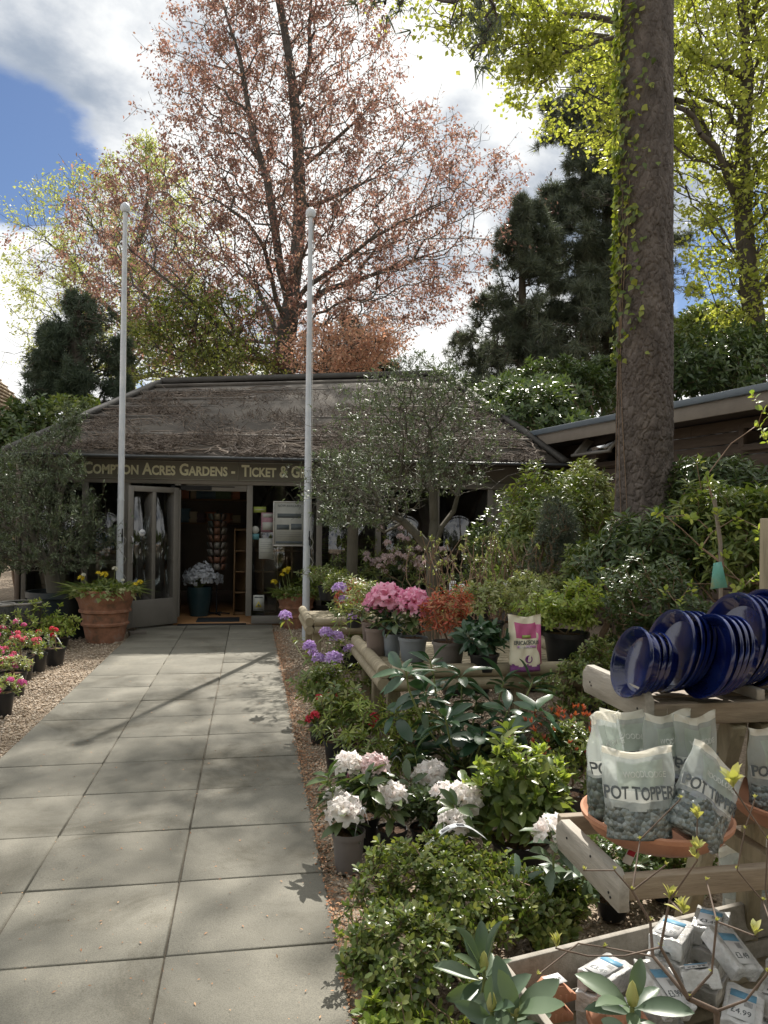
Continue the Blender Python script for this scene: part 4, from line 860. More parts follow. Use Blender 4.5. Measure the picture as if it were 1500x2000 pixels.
def foliage(t, c, rad, ntips, leaf, k, size, mat, r, base=(0, 0, 0), rs=.0022, rmax=.008, shell=.45, low=-.5, beta=(45, 80), step=.25, wid=1.0, up=0., name='leaves', stem=m_stem, amp=.28, upw=.6, bf=.3, extra=None):
    off, dd = ellip(ntips, rad, r, shell, low, amp); tips = off+np.asarray(c)
    if extra is not None: tips = np.concatenate([tips, extra]); dd = np.concatenate([dd, np.tile([0, 0, 1.], (len(extra), 1))])
    keep = tips[:, 2] > .03; tips, dd = tips[keep], dd[keep]
    P, pr, e = grow(np.array([base], float), np.array([-1]), tips, bf, max(.06, min(rad)*.25), .06, 0, r)
    rr = thick(P, pr, rs, None, rmax); V, Fq = segs(P, pr, rr, 6, .004)
    mk('stem', V, [Fq], stem, t)
    axes = nz(dd)*.7+np.array([0, 0, upw])+r.normal(size=dd.shape)*.3
    v, f = rosettes(tips, axes, leaf, k, size, r, beta, step, wid, up)
    mk(name, v, [f], mat, t); return tips, nz(axes)
def gz_at(x, y): return float(bank_h(np.array(float(x)), np.array(float(y))))-.04
def bush(name, label, px, yt, yb, wpx, z, ntips, leaf, k, size, mat, seed, cat='shrub', dz=.85, group=None, **kw):
    r = np.random.default_rng(seed); c = W(px, (yt+yb)/2, z); g = gz_at(c[0], c[1]); t = thing(name, label, cat, (c[0], c[1], g), group=group)
    rad = (wpx/2*z/F, wpx/2*z/F*dz, (yb-yt)/2*z/F); kw.setdefault('rmax', .03)
    foliage(t, (0, 0, c[2]-g), rad, ntips, leaf, k, size, mat, r, **kw); return t
NR = np.random.default_rng(77)
# rhododendrons on the bank behind the shed
for i, a in enumerate([(985, 745, 850, 190, 15.5, 'glossy rhododendron above the left end of the shed roof'), (1090, 690, 840, 250, 17, 'broad rhododendron on the bank left of the pine trunk above the shed'), (1190, 665, 800, 200, 18, 'rhododendron directly behind the pine trunk above the shed roof'),
     (1340, 660, 790, 240, 15, 'rhododendron right of the pine trunk above the slate roof edge'), (1450, 640, 770, 230, 15.5, 'rhododendron above the shed roof at the right edge of the photo'), (1400, 590, 700, 200, 19, 'open rhododendron highest on the bank under the pale green beech'), (1040, 770, 860, 230, 14.6, 'low rhododendron just above the corner of the shed roof')]):
    bush('rhododendron', a[5], a[0], a[1], a[2], a[3], a[4], 620, LKITE, 8, .15, m_rhodo if i != 5 else m_rhodo_lt, 100+i, group='rhododendrons on the bank behind the shed', shell=.55, low=-.9, rmax=.06, wid=.8)
bush('laurel_bush', 'dark green bush beyond the shop at the left edge below the tiled house', 35, 765, 990, 260, 17.5, 800, LKITE, 8, .16, m_rhodo, 120, shell=.5, low=-.9)
bush('laurel_bush', 'dark laurel at the left frame edge beside the end of the shop wall', -60, 880, 1180, 230, 14.5, 700, LKITE, 8, .14, m_rhodo, 122, shell=.5, low=-.95)
bush('laurel_bush', 'small bush between the yew tree and the shop roof end', 150, 770, 900, 200, 18.5, 500, LKITE, 8, .14, m_rhodo_lt, 121, shell=.5, low=-.9)
# hedge and trees of the garden behind the camera, mirrored in the shop glass
for i, (x, y, s) in enumerate([(-4.5, -7, 2.6), (-.5, -11, 3.2), (4.5, -8, 3.0), (9, -5, 3.0), (-9, -3, 3.0)]):
    r = np.random.default_rng(140+i); t = thing('garden_tree', ['round', 'tall', 'broad', 'dense', 'spreading'][i]+' leafy garden tree standing behind the photographer across the path', 'tree', (x, y, 0)); foliage(t, (0, 0, s*1.7), (s*1.2, s*.8, s*1.5), 700, LKITE, 9, .5, m_rhodo_lt, r, rmax=.16, shell=.6)
# big shrubs on the right
bush('pieris_bush', 'large pieris with pale leaf tips in front of the shed corner', 1075, 925, 1150, 250, 8.3, 620, LLONG, 9, .085, m_rhodo_lt, 151, shell=.45, low=-.7, wid=1.1)
bush('pieris_bush', 'upright pieris sprays with cream tips close left of the pine trunk', 1150, 895, 1060, 150, 8.8, 320, LLONG, 9, .085, m_varie, 152, shell=.4, low=-.7)
bush('rhododendron_bush', 'long leaved rhododendron covering the foot of the pine trunk', 1290, 985, 1190, 250, 6.4, 420, LLONG, 9, .10, m_rhodo, 153, shell=.5, low=-.8)
bush('rhododendron_bush', 'long leaved rhododendron at the right edge above the blue saucers', 1450, 935, 1180, 230, 6.1, 460, LLONG, 9, .10, m_rhodo_lt, 154, shell=.5, low=-.8)
bush('rhododendron_bush', 'dark rhododendron against the shed wall right of the pine trunk', 1400, 880, 1020, 240, 7.6, 380, LLONG, 9, .10, m_rhodo, 155, shell=.5, low=-.6)
bush('glossy_shrub', 'small leaved glossy shrub behind the blue saucers', 1300, 1100, 1330, 260, 5.2, 800, LOVAL, 8, .042, m_rhodo, 156, shell=.5, low=-.8)
bush('glossy_shrub', 'small leaved shrub between the dwarf conifer and the pine foot', 1160, 1050, 1200, 170, 6.8, 420, LOVAL, 8, .045, m_rhodo_lt, 157, shell=.5, low=-.8)
bush('glossy_shrub', 'dark shrub filling the gap under the timber shed behind the pieris', 985, 1010, 1150, 170, 8.9, 380, LOVAL, 8, .055, m_rhodo, 158, shell=.5, low=-.8)
bush('dwarf_conifer', 'rounded grey green dwarf conifer among the shrubs left of the pine', 1085, 985, 1130, 84, 7.4, 800, TUFT, 1, .08, m_con, 159, shell=.6, low=-.8, cat='conifer')
# small staked shrub with lime leaves, tag hanging on it
c = W(1400, 1190, 4.6); t = thing('staked_sapling', 'thin staked sapling with sprays of lime green leaves and a coloured tag', 'sapling', (c[0], c[1], -.03)); r = np.random.default_rng(160)
mb = MB(); b0 = np.array([c[0], c[1], -.03]); mb.tube([W(1412, 1190, 4.6)-b0-(0, 0, 1.0), W(1407, 1060, 4.6)-b0, W(1395, 975, 4.6)-b0], .012, 8); mb.build('stake', m_fascia, t)
tips = np.array([W(px, py, 4.6+r.normal()*.12)-b0 for px, py in [(1365, 895), (1380, 930), (1370, 960), (1385, 950), (1400, 1000), (1350, 1010), (1330, 1005), (1280, 1000), (1390, 1040), (1370, 1070), (1440, 1010), (1480, 1030), (1500, 1060), (1420, 1080), (1490, 800), (1480, 830), (1470, 770), (1495, 850), (1350, 1140), (1300, 1150), (1450, 1140), (1480, 1120), (1430, 1160), (1330, 1170)]])
P, pr, e = grow(np.array([[0, 0, .5], W(1410, 1100, 4.6)-b0, W(1398, 1000, 4.6)-b0]), np.array([-1, 0, 1]), tips, .2, .1, .05, 0, r); rr = thick(P, pr, .0025, None, .012); V, Fq = segs(P, pr, rr, 6, .004); mk('stem', V, [Fq], m_twig, t)
v, f = rosettes(tips, np.array([0, 0, 1.])+r.normal(size=tips.shape)*.5, LOVAL, 7, .042, r, (30, 90), .6, 1.6); mk('leaves', v, [f], m_lime, t)
mb = MB(); a = W(1403, 1100, 4.45)-b0; mb.poly([a+(-.03, 0, 0), a+(.02, 0, .01), a+(.06, 0, -.14), a+(-.05, 0, -.15)], (0, .002, 0)); mb.build('tag', solid('tag_print', [(.1, .3, .25), (.15, .4, .35), (.5, .35, .1)], .4, 9), t)

# ---- pots
def potm(t, r_, h, m, k=28, soil=True):
    mb = MB(); mb.lathe([(0, 0), (r_*.74, 0), (r_*.76, .004), (r_*.93, h*.86), (r_*1.0, h*.865), (r_*1.01, h), (r_*.95, h), (r_*.9, h*.88), (0, h*.88)], k); mb.build('pot', m, t, smooth='auto')
    if soil:
        mb = MB(); rr_ = np.random.default_rng(int(r_*1e4)); a = np.arange(24)*.2618
        V = [[0, 0, h*.93]]+[[r_*.5*math.cos(q), r_*.5*math.sin(q), h*.92+.006*rr_.normal()] for q in a]+[[r_*.925*math.cos(q), r_*.925*math.sin(q), h*.9] for q in a]
        mb.add(V, [[0, 1+i, 1+(i+1) % 24] for i in range(24)]); mb.n -= 49; mb.V.pop(); mb.add(V, [[1+i, 25+i, 25+(i+1) % 24, 1+(i+1) % 24] for i in range(24)]); mb.build('soil', m_soil, t)
def strap(t, a, b, w=.022, rise=.06, name='plant_label', tilt=0):
    """white looped label arching from a to b"""
    a = np.asarray(a, float); b = np.asarray(b, float); n = 9; s_ = nz(np.cross(b-a, (0, 0, 1.)))*w/2; V = []
    for i in range(n): q = i/(n-1); p = a+(b-a)*q; p[2] += rise*math.sin(math.pi*q); V += [p-s_, p+s_]
    V = np.array(V); F_ = np.array([[2*i, 2*i+1, 2*i+3, 2*i+2] for i in range(n-1)]); o = mk(name, V, [F_], m_label, t, True); s = o.modifiers.new('t', 'SOLIDIFY'); s.thickness = .0012
    mb = MB()
    for q in (.35, .5, .62): i = int(q*(n-1)); p0 = (V[2*i]+V[2*i+1])/2; p1 = (V[2*i+2]+V[2*i+3])/2; mb.bar(p0+(0, 0, .0012), p1+(0, 0, .0012), w*.5, .0008)
    mb.build('print', m_labprint, o); return o
def flag(t, p, w=.05, h=.09, rz=0., tilt=.2):
    mb = MB(); M = np.array(Matrix.Rotation(rz, 3, 'Z')@Matrix.Rotation(tilt, 3, 'Y')); mb.bx(-w/2, w/2, -.0008, .0008, 0, h, 0, M, p); o = mb.build('plant_label', m_label, t)
    mb = MB(); 
    for q in (.3, .45, .6, .75): mb.bx(-w*.35, w*.3, -.0018, -.001, h*q, h*(q+.06), 0, M, p)
    mb.build('print', m_labprint, o)

# ---- rhododendron flower heads: ruffled five lobed florets in a dome
def floret_t():
    V = []; Fq = []; k = 20; rings = [(.05, 0), (.16, .3), (.42, .62), (.8, .74), (1.0, .70)]
    for j, (ra, h) in enumerate(rings):
        for i in range(k):
            a = i*2*math.pi/k; lob = 1-(.46 if j >= 3 else .16 if j == 2 else 0)*(1-abs(math.cos(2.5*a)))**1.3; ruf = (.09*math.sin(a*10+1) if j == 4 else .03*math.sin(a*10+1) if j == 3 else 0)
            V.append((ra*lob*math.cos(a), h+ruf+(.0 if j < 3 else .08*abs(math.cos(2.5*a))), ra*lob*math.sin(a)))
    for j in range(4):
        for i in range(k): Fq.append([j*k+i, j*k+(i+1) % k, (j+1)*k+(i+1) % k, (j+1)*k+i])
    return np.array(V), np.array(Fq)
FLOR = floret_t()
def truss_mesh(seed, n, low=-.12, fs=.60):
    r = np.random.default_rng(seed); i = np.arange(n)+.5; z = 1-(1-low)*i/n; ph = i*2.39996+r.normal(size=n)*.12; rr = np.sqrt(1-np.clip(z, -1, 1)**2)
    d = np.stack([rr*np.cos(ph), rr*np.sin(ph), z], -1)+r.normal(size=(n, 3))*.06; d = nz(d)
    v, f = scatter(FLOR, d*(.34+.10*r.random((n, 1))), d+r.normal(size=(n, 3))*.14, r.normal(size=(n, 3)), fs*(.85+.3*r.random(n)), .80)
    v[:, 2] *= 1.0; st = scatter((np.array([(-.012, 0, 0), (.012, 0, 0), (0, 1, .1)]), np.array([[0, 1, 2]])), np.repeat(d*.42, 5, 0), np.repeat(d, 5, 0)+r.normal(size=(n*5, 3))*.13, r.normal(size=(n*5, 3)), .62)
    return (v, f), st
TR_ = [truss_mesh(s, n) for s, n in ((1, 16), (2, 18), (3, 15))]
TS_ = [truss_mesh(4, 9, .0, .6), truss_mesh(5, 8, .1, .6)]
def head(t, p, R_, m, i=0, small=False, squash=.92, tilt=None):
    (v, f), (sv, sf) = (TS_ if small else TR_)[i % (2 if small else 3)]
    a = i*1.7; M = np.array([[math.cos(a), -math.sin(a), 0], [math.sin(a), math.cos(a), 0], [0, 0, squash]]); o = mk('flower_head', (v@M.T)*R_, [f], m, t, True, loc=p)
    mk('stamen', (sv@M.T)*R_, [sf], m_stam, o); return o
def whorl(p, ax, r, k, size, leaf, beta=(55, 95), wid=1.0): return rosettes(np.array([p]), np.array([ax], float), leaf, k, size, r, beta, .12, wid)
def bent(a, b, r, n=7, sag=.1):
    a = np.asarray(a, float); b = np.asarray(b, float); L = np.linalg.norm(b-a); o = np.array([b[0]-a[0], b[1]-a[1], 0])*.35; return [a+(b-a)*q/(n-1)+o*math.sin(math.pi*q/(n-1))*.5+r.normal(size=3)*.004 for q in range(n)]
def rhodo(label, px, ybot, wp, hp, pm, heads, hmat, seed, z=None, h0=0, size=.11, leaf=LRHOD, lm=None, k=9, buds=(), extra=0, name='potted_rhododendron', cat='potted plant', group=None, stemr=.006, small=False, labelled=False, blush=None, budm=None):
    r = np.random.default_rng(seed); b = G(px, ybot, h0); z = depth(b) if z is None else z
    if h0 == 0: b[2] = -.03
    t = thing(name, label, cat, b, group=group); ph = hp*z/F; pr_ = wp/2*z/F; potm(t, pr_, ph, pm); lm = lm or m_rhodo
    Vl = []; mb = MB(); fork = np.array([0, 0, ph*.9+.03]); lv = MB()
    for i, hh in enumerate(list(heads)+list(buds)):
        hx_, hy_, hr = hh[:3]; zz_ = z+(hh[3] if len(hh) > 3 else 0); p = W(hx_, hy_, zz_)-b; R_ = hr*zz_/F; q = p-np.array([0, 0, R_*.55 if i < len(heads) else 0])
        mb.tube(bent(fork, q, r), np.linspace(stemr, stemr*.6, 7), 7)
        if i < len(heads): head(t, q, R_, blush if (blush and i in (1,)) else hmat, seed+i, small)
        else:
            bm = MB(); bm.lathe([(0, 0), (.009, .004), (.013, .02), (.008, .042), (0, .052)], 10, q); bm.build('bud', budm or m_bud, t, smooth=True)
        ax = nz(q-fork)*.3+np.array([0, 0, 1.]); v, f = whorl(q-(0, 0, .008), ax, r, k, size, leaf, (62, 100)); lv.add(v, f)
        for e in range(2):
            qq = fork+(q-fork)*(.45+.25*e); v, f = whorl(qq, ax, r, 5, size*.95, leaf, (60, 105)); lv.add(v, f)
    for e in range(extra):
        a = r.random()*6.28; q = fork+np.array([math.cos(a)*.13, math.sin(a)*.13, .06+.16*r.random()]); mb.tube(bent(fork, q, r), np.linspace(.005, .003, 7), 6); v, f = whorl(q, (math.cos(a)*.5, math.sin(a)*.5, 1), r, k, size, leaf, (50, 95)); lv.add(v, f)
    mb.build('stem', m_gstem, t, smooth=True); lv.build('leaves', lm, t)
    if labelled: strap(t, (pr_*.3, -pr_*.5, ph*.95), (pr_*1.1, -pr_*.6, ph*1.25), .02, .10)
    return t
GW = 'white rhododendrons in pots beside the path'
rhodo('white rhododendron in a taupe pot nearest the path edge', 680, 1686, 66, 76, m_potp, [(672, 1567, 39), (655, 1545, 22, .12)], m_pwhite, 201, group=GW, extra=2, labelled=True)
rhodo('white rhododendron with pink tinged twin heads and one pink bud behind the front pot', 712, 1640, 60, 60, m_potb, [(681, 1480, 31), (730, 1482, 31)], m_pwhite, 202, buds=[(682, 1524, 14)], group=GW, extra=2, blush=m_pblush, budm=m_ppink)
rhodo('single headed white rhododendron with broad leaves right of the taupe pot', 765, 1665, 60, 60, m_potb, [(762, 1538, 33)], m_pwhite, 203, group=GW, extra=3)
rhodo('white rhododendron with a faint lilac head standing furthest back', 838, 1600, 60, 60, m_potb, [(838, 1497, 34)], m_ppale if 0 else m_pwhite, 204, group=GW, extra=3)
rhodo('white rhododendron with three crowded heads above the clipped azalea', 895, 1690, 64, 60, m_potb, [(900, 1543, 42), (868, 1535, 26, .1), (888, 1592, 33, -.12)], m_pwhite, 205, group=GW, extra=2)
rhodo('white rhododendron with blush centre just left of the lower rack shelf', 1075, 1860, 90, 70, m_potb, [(1083, 1605, 40)], m_pwhite, 206, buds=[(1152, 1688, 16)], group=GW, extra=2, size=.13, blush=m_pblush, budm=m_ppink, lm=m_glauc)
# plants on the display table
TH_ = .60
rhodo('pink rhododendron with one huge head in a brown pot on the table corner', 737, 1278, 50, 52, m_potn, [(757, 1150, 37), (740, 1165, 30, .1), (772, 1178, 24)], m_ppink, 211, h0=TH_, extra=1, size=.12, k=7)
rhodo('pink rhododendron in a blue grey pot on the table', 806, 1290, 58, 46, m_potg, [(808, 1158, 32), (818, 1178, 26)], m_ppink, 212, h0=TH_, extra=2, size=.12, k=7)
def potted(name, label, px, ybot, wp, hp, pm, fw, fh, ntips, leaf, k, size, lm, seed, h0=0, lift=.0, cat='potted plant', fl=None, flr=None, nfl=0, group=None, small=True, offx=0, dy=1.0, lab=False, **kw):
    r = np.random.default_rng(seed); b = G(px, ybot, h0); z = depth(b)
    if h0 == 0: b[2] = -.03
    t = thing(name, label, cat, b, group=group); ph = hp*z/F; pr_ = wp/2*z/F
    if pm is not None: potm(t, pr_, ph, pm)
    else: ph = 0
    rx = fw/2*z/F; rz = fh/2*z/F; kw.setdefault('shell', .4); kw.setdefault('low', -.6)
    tips, ax = foliage(t, (offx*z/F, 0, ph+rz+lift), (rx, rx*.85*dy, rz), ntips, leaf, k, size, lm, r, base=(0, 0, ph*.9), **kw)
    if nfl:
        up = tips[:, 2] > (ph+rz+lift-rz*.35); idx = np.where(up)[0]; r.shuffle(idx); mb = MB()
        for i, q in enumerate(idx[:nfl]):
            (v, f), st = TS_[i % 2]; a = i*1.3; M = np.array([[math.cos(a), -math.sin(a), 0], [math.sin(a), math.cos(a), 0], [0, 0, 1]]); mb.add((v@M.T)*flr+tips[q]+ax[q]*flr*.2, f)
        mb.build('blossom', fl, t, smooth=True)
    if lab: strap(t, (pr_*.2, -pr_*.4, ph), (pr_*1.2, -pr_*.7, ph*1.3), .022, .12)
    return t, b, z
potted('potted_plant', 'small leafy plant in a narrow grey pot between the two pink rhododendrons', 766, 1281, 38, 44, m_potg, 50, 40, 14, LRHOD, 6, .07, m_dkleaf, 221, h0=TH_, lab=True)
potted('red_pieris', 'red leaved pieris in a wide taupe pot on the table beside the pink flowers', 876, 1300, 66, 48, m_potp, 100, 105, 150, LLONG, 8, .045, m_red, 222, h0=TH_, up=.1)
potted('potted_plant', 'copper leaved plant in a small brown pot at the back corner of the table', 722, 1250, 34, 36, m_potn, 90, 90, 110, LLONG, 8, .05, m_varie, 223, h0=TH_)
potted('orange_pieris', 'pieris with orange new leaves behind the table corner', 692, 1225, 36, 34, m_potb, 90, 60, 100, LLONG, 8, .05, m_red, 224, h0=TH_-.05, offx=0)
potted('pale_euonymus', 'pale variegated shrub on the table behind the red pieris', 955, 1255, 60, 42, m_potb, 150, 80, 190, LOVAL, 8, .042, m_varie, 225, h0=TH_)
potted('dark_leaved_plant', 'dark broad leaved plant on the table left of the fertiliser bag', 945, 1310, 60, 34, m_potb, 100, 60, 24, LBIG, 7, .11, m_dkleaf, 226, h0=TH_)
potted('lime_euonymus', 'bright green euonymus in a black pot right of the fertiliser bag', 1105, 1300, 90, 66, m_potb, 170, 110, 330, LOVAL, 8, .042, m_lime, 227, h0=TH_-.02, lift=-.05)
potted('lime_euonymus', 'yellow green euonymus behind the fertiliser bag', 1040, 1238, 60, 40, m_potb, 170, 90, 260, LOVAL, 8, .042, m_varie, 228, h0=TH_)
potted('glossy_azalea', 'loose azalea with shiny leaves below the corner of the top rack shelf', 1150, 1490, 80, 60, m_potb, 160, 190, 330, LOVAL, 7, .038, m_azal, 229, lab=True)
potted('glossy_azalea', 'azalea clump in front of the pine shrubs left of the saucers', 1170, 1380, 80, 30, m_potb, 170, 130, 300, LOVAL, 7, .038, m_rhodo_lt, 230)
t, b, z = potted('red_budded_azalea', 'azalea with dark red buds and small leaves beside the pot topper bags', 1105, 1600, 90, 60, m_potb, 180, 160, 300, LOVAL, 7, .034, m_azal, 231)
r = np.random.default_rng(232); off, dd = ellip(60, (.24, .2, .2), r, .8, 0); v, f = rosettes(off+np.array([0, 0, .42]), dd+np.array([0, 0, 1.]), LLONG, 4, .03, r, (5, 20), 0, 1.4); mk('young_leaves', v, [f], m_redbud, t)
# greenbudded rhododendron in the middle
t, b, z = potted('green_rhododendron', 'bushy rhododendron with fresh green buds in a dark pot behind the white heads', 1015, 1680, 116, 56, m_potb, 210, 170, 62, LRHOD, 11, .085, m_rhodo_lt, 233, shell=.5)
r = np.random.default_rng(234); off, dd = ellip(40, (.25, .2, .2), r, .85, 0); v, f = rosettes(off+np.array([0, 0, .36]), dd*.5+np.array([0, 0, 1.]), LRHOD, 7, .055, r, (8, 34), .0, 1.0); mk('young_leaves', v, [f], m_lime, t)
# dark rhododendron under the front of the table
BP = [(0, 0), (.08, .02), (.2, .09), (.35, .15), (.5, .18), (.65, .18), (.8, .14), (.92, .07), (1, 0)]
LVAR = [LBIG, tmpl(BP, .5, .25, .03), tmpl([(a, b*.82) for a, b in BP], .12, .6, -.02), tmpl([(a, b*1.1) for a, b in BP], .38, .15, .05)]
def bigleaf(label, px, ybot, wp, hp, tips, seed, z=None, size=.15, lm=m_dkleaf, k=10, pm=m_potb, bud=None, leaf=LBIG, group=None, beta=(50, 92), dzs=.18, pot=True):
    big_ = leaf is LBIG; r = np.random.default_rng(seed); b = G(px, ybot); z = depth(b) if z is None else z; b[2] = -.03
    t = thing('broadleaf_rhododendron', label, 'potted plant', b, group=group); ph = hp*z/F
    if pot: potm(t, wp/2*z/F, ph, pm)
    fork = np.array([0, 0, ph*.9+.02]); mb = MB(); lv = MB(); bm = MB()
    for ii_, (hx_, hy_) in enumerate(tips):
        leaf = LVAR[(ii_+seed) % 4] if big_ else leaf
        q = W(hx_, hy_, z+r.normal()*dzs)-b; mb.tube(bent(fork, q, r), np.linspace(.008, .005, 7), 7)
        v, f = whorl(q, nz(q-fork)*.5+np.array([0, 0, .8]), r, k, size, leaf, beta); lv.add(v, f)
        qq = fork+(q-fork)*.7; v, f = whorl(qq, nz(q-fork), r, 4, size*.9, leaf, (65, 100)); lv.add(v, f)
        if bud is not None: bm = MB(); bm.lathe([(0, 0), (.010, .004), (.014, .02), (.007, .045), (0, .055)], 10, q); bm.build('bud', bud, t, smooth=True)
    mb.build('stem', m_gstem, t, smooth=True); lv.build('leaves', lm, t, smooth=True)
    return t
bigleaf('large dark leaved rhododendron spreading in front of the display table', 905, 1560, 110, 70, [(790, 1310), (840, 1290), (770, 1390), (830, 1350), (900, 1320), (870, 1400), (930, 1370), (985, 1330), (990, 1390), (1040, 1330), (940, 1440), (860, 1460), (800, 1450), (1000, 1440), (1050, 1390)], 241, size=.165, k=9)
bigleaf('young rhododendron with ribbed upright leaves at the bottom centre', 945, 1990, 90, 60, [(945, 1895)], 242, size=.125, lm=m_glauc, k=9, bud=m_bud, beta=(25, 85), dzs=.0, z=2.15)
bigleaf('young rhododendron with grey green leaves at the lower frame edge beside the crate', 1010, 2060, 90, 60, [(1005, 1985), (960, 1975)], 243, size=.12, lm=m_glauc, k=9, bud=m_bud, beta=(25, 85), dzs=.0, z=2.0)
bigleaf('young rhododendron with long dark leaves in front of the crate of boxes', 1240, 2160, 90, 60, [(1235, 1965)], 244, size=.10, lm=m_glauc, k=9, bud=m_bud, beta=(30, 95), dzs=.0, z=1.62)
for i, (px, yb, w, h, lm, lab) in enumerate([(1195, 1775, 190, 110, m_rhodo, 'dark low azalea under the lower rack shelf on the left'), (1300, 1740, 170, 100, m_azal, 'low azalea seen below the terracotta saucer between the rack legs'), (835, 1640, 110, 75, m_rhodo, 'dark foliage plant between the white flower heads'), (975, 1540, 130, 90, m_rhodo, 'dark plant filling the gap behind the three crowded white heads'), (1040, 1800, 120, 80, m_rhodo, 'small dark plant right of the clipped mound')]):
    potted('bed_azalea', lab, px, yb, 70, 36, m_potb, w, h, 170, LOVAL, 8, .036, lm, 290+i)
# azaleas along the bed
t, b, z = potted('clipped_azalea', 'broad mound of small leaved azalea with a white looped label on top', 880, 1865, 150, 60, m_potb, 385, 195, 900, LBOX, 8, .027, m_azal, 251, shell=.5, low=-.4, lift=-.03, amp=.34, rmax=.014)
c_ = W(895, 1635, 3.05)-b; strap(t, c_+(-.13, 0, -.03), c_+(.12, .02, -.02), .035, .07)
potted('clipped_azalea', 'lower front mound of small leaved azalea spilling over the path edge', 785, 1985, 130, 60, m_potb, 320, 180, 520, LBOX, 7, .030, m_azal, 252, shell=.5, low=-.45, lift=-.03, amp=.45, rmax=.012)
potted('azalea_tuft', 'small azalea with lime shoots at the bottom edge of the path', 760, 2085, 90, 50, m_potn, 150, 100, 90, LBOX, 9, .036, m_lime, 253, shell=.5)
potted('azalea_tuft', 'small leaved azalea half hidden between the big mound and the crate', 1080, 1890, 90, 60, m_potb, 210, 110, 240, LBOX, 8, .032, m_azal, 254, shell=.5)
potted('lime_azalea', 'azalea with lime green shoot tips under the table edge left side', 700, 1500, 70, 60, m_potb, 130, 90, 60, LLONG, 9, .05, m_lime, 255, shell=.5, lab=True)
potted('lime_azalea', 'azalea with lime green shoot tips between the front table legs', 800, 1490, 70, 50, m_potb, 160, 80, 70, LLONG, 9, .05, m_lime, 256, shell=.5)
potted('lime_azalea', 'azalea with lime shoots close behind the twin white heads', 745, 1560, 70, 50, m_potb, 150, 80, 60, LLONG, 9, .05, m_rhodo_lt, 257, shell=.5, lab=True)
t, b, z = potted('red_azalea', 'azalea with a few deep red flowers in a black pot beside the path', 662, 1492, 62, 56, m_potb, 130, 110, 110, LOVAL, 7, .05, m_azal, 258, fl=m_pred, flr=.035, nfl=9)
potted('red_azalea', 'bronze leaved azalea with red buds behind the black pot by the path', 628, 1440, 54, 46, m_potb, 120, 105, 120, LRHOD, 7, .055, m_rhodo_lt, 259, fl=m_pred, flr=.03, nfl=4)
potted('green_azalea', 'plain green azalea under the left end of the display table', 735, 1400, 60, 40, m_potb, 120, 90, 110, LOVAL, 7, .045, m_rhodo_lt, 260)
rhodo('lilac rhododendron with many open heads leaning over the gravel by the table', 645, 1400, 60, 50, m_potb, [(558, 1197, 12.8, .5), (637, 1229, 13.6), (657, 1237, 14.4, .1), (604, 1256, 13.6), (622, 1280, 13.6, -.1), (651, 1278, 19.2, -.2), (681, 1262, 11.2, .2), (650, 1308, 12.0, -.2), (664, 1142, 15.2, .3), (688, 1200, 9.6, .3), (670, 1165, 9.6, .3), (612, 1270, 10.4, .1)], m_ppurp, 261, z=6.3, size=.085, leaf=LLONG, lm=m_rhodo_lt, k=7, extra=5, stemr=.004)
potted('green_azalea', 'leafy shrub between the flagpole base and the lilac rhododendron', 690, 1300, 60, 40, m_potb, 130, 120, 130, LLONG, 8, .06, m_rhodo_lt, 262)
# behind the table
for i, (px, yb, w, h, lm, sz, lab) in enumerate([(700, 1215, 150, 130, m_rhodo_lt, .07, 'dense green rhododendron behind the right flagpole foot'), (625, 1215, 100, 85, m_lime, .07, 'low bright green shrub left of the dense rhododendron'), (770, 1215, 120, 90, m_rhodo, .07, 'dark shrub behind the pink rhododendron heads'), (925, 1225, 150, 100, m_rhodo, .07, 'dark glossy shrub behind the bare stemmed plants')]):
    potted('green_shrub', lab, px, yb, 70, 40, m_potb, w, h, 200, LLONG, 8, sz, lm, 270+i, dy=.7)
potted('pale_pink_rhododendron', 'pale pink rhododendron in full flower below the olive trunk', 790, 1235, 90, 70, m_potb, 170, 120, 130, LLONG, 7, .06, m_rhodo_lt, 275, fl=m_ppale, flr=.062, nfl=44, lift=.05)
r = np.random.default_rng(280)
for i, (px, yb, lab) in enumerate([(885, 1350, 'leftmost'), (935, 1345, 'second from left'), (985, 1340, 'middle'), (1030, 1340, 'second from right'), (1075, 1340, 'rightmost'), (850, 1300, 'rearmost')]):
    b = G(px, yb); b[2] = -.03; z = depth(b); t = thing('bare_shrub', 'bare stemmed budding shrub with white tag, '+lab+' in the row behind the table', 'potted plant', b, group='bare stemmed shrubs behind the table'); potm(t, .13, .24, m_potb)
    tips = np.array([[r.normal()*.15, r.normal()*.15, .85+.68*r.random()] for _ in range(30)]); P, pr, e = grow(np.array([[0, 0, .2]]), np.array([-1]), tips, .9, .12, .06, 0, r); rr = thick(P, pr, .0042, None, .010); V, Fq = segs(P, pr, rr, 6, .003); mk('stem', V, [Fq], m_twig, t)
    v, f = rosettes(tips, np.array([0, 0, 1.])+r.normal(size=tips.shape)*.3, LOVAL, 7, .03, r, (15, 70), .5, 1.3); mk('shoot_leaves', v, [f], m_varie, t)
    idx = np.where((CNT < 4) & (P[:, 2] > .35))[0]; v, f = rosettes(P[idx], r.normal(size=(len(idx), 3)), LOVAL, 3, .022, r, (10, 50), 0, 1.2); mk('side_leaves', v, [f], m_varie, t)
    flag(t, (r.normal()*.08, -.12, .80+.2*r.random()), .07, .17, r.normal()*.5, r.normal()*.3)
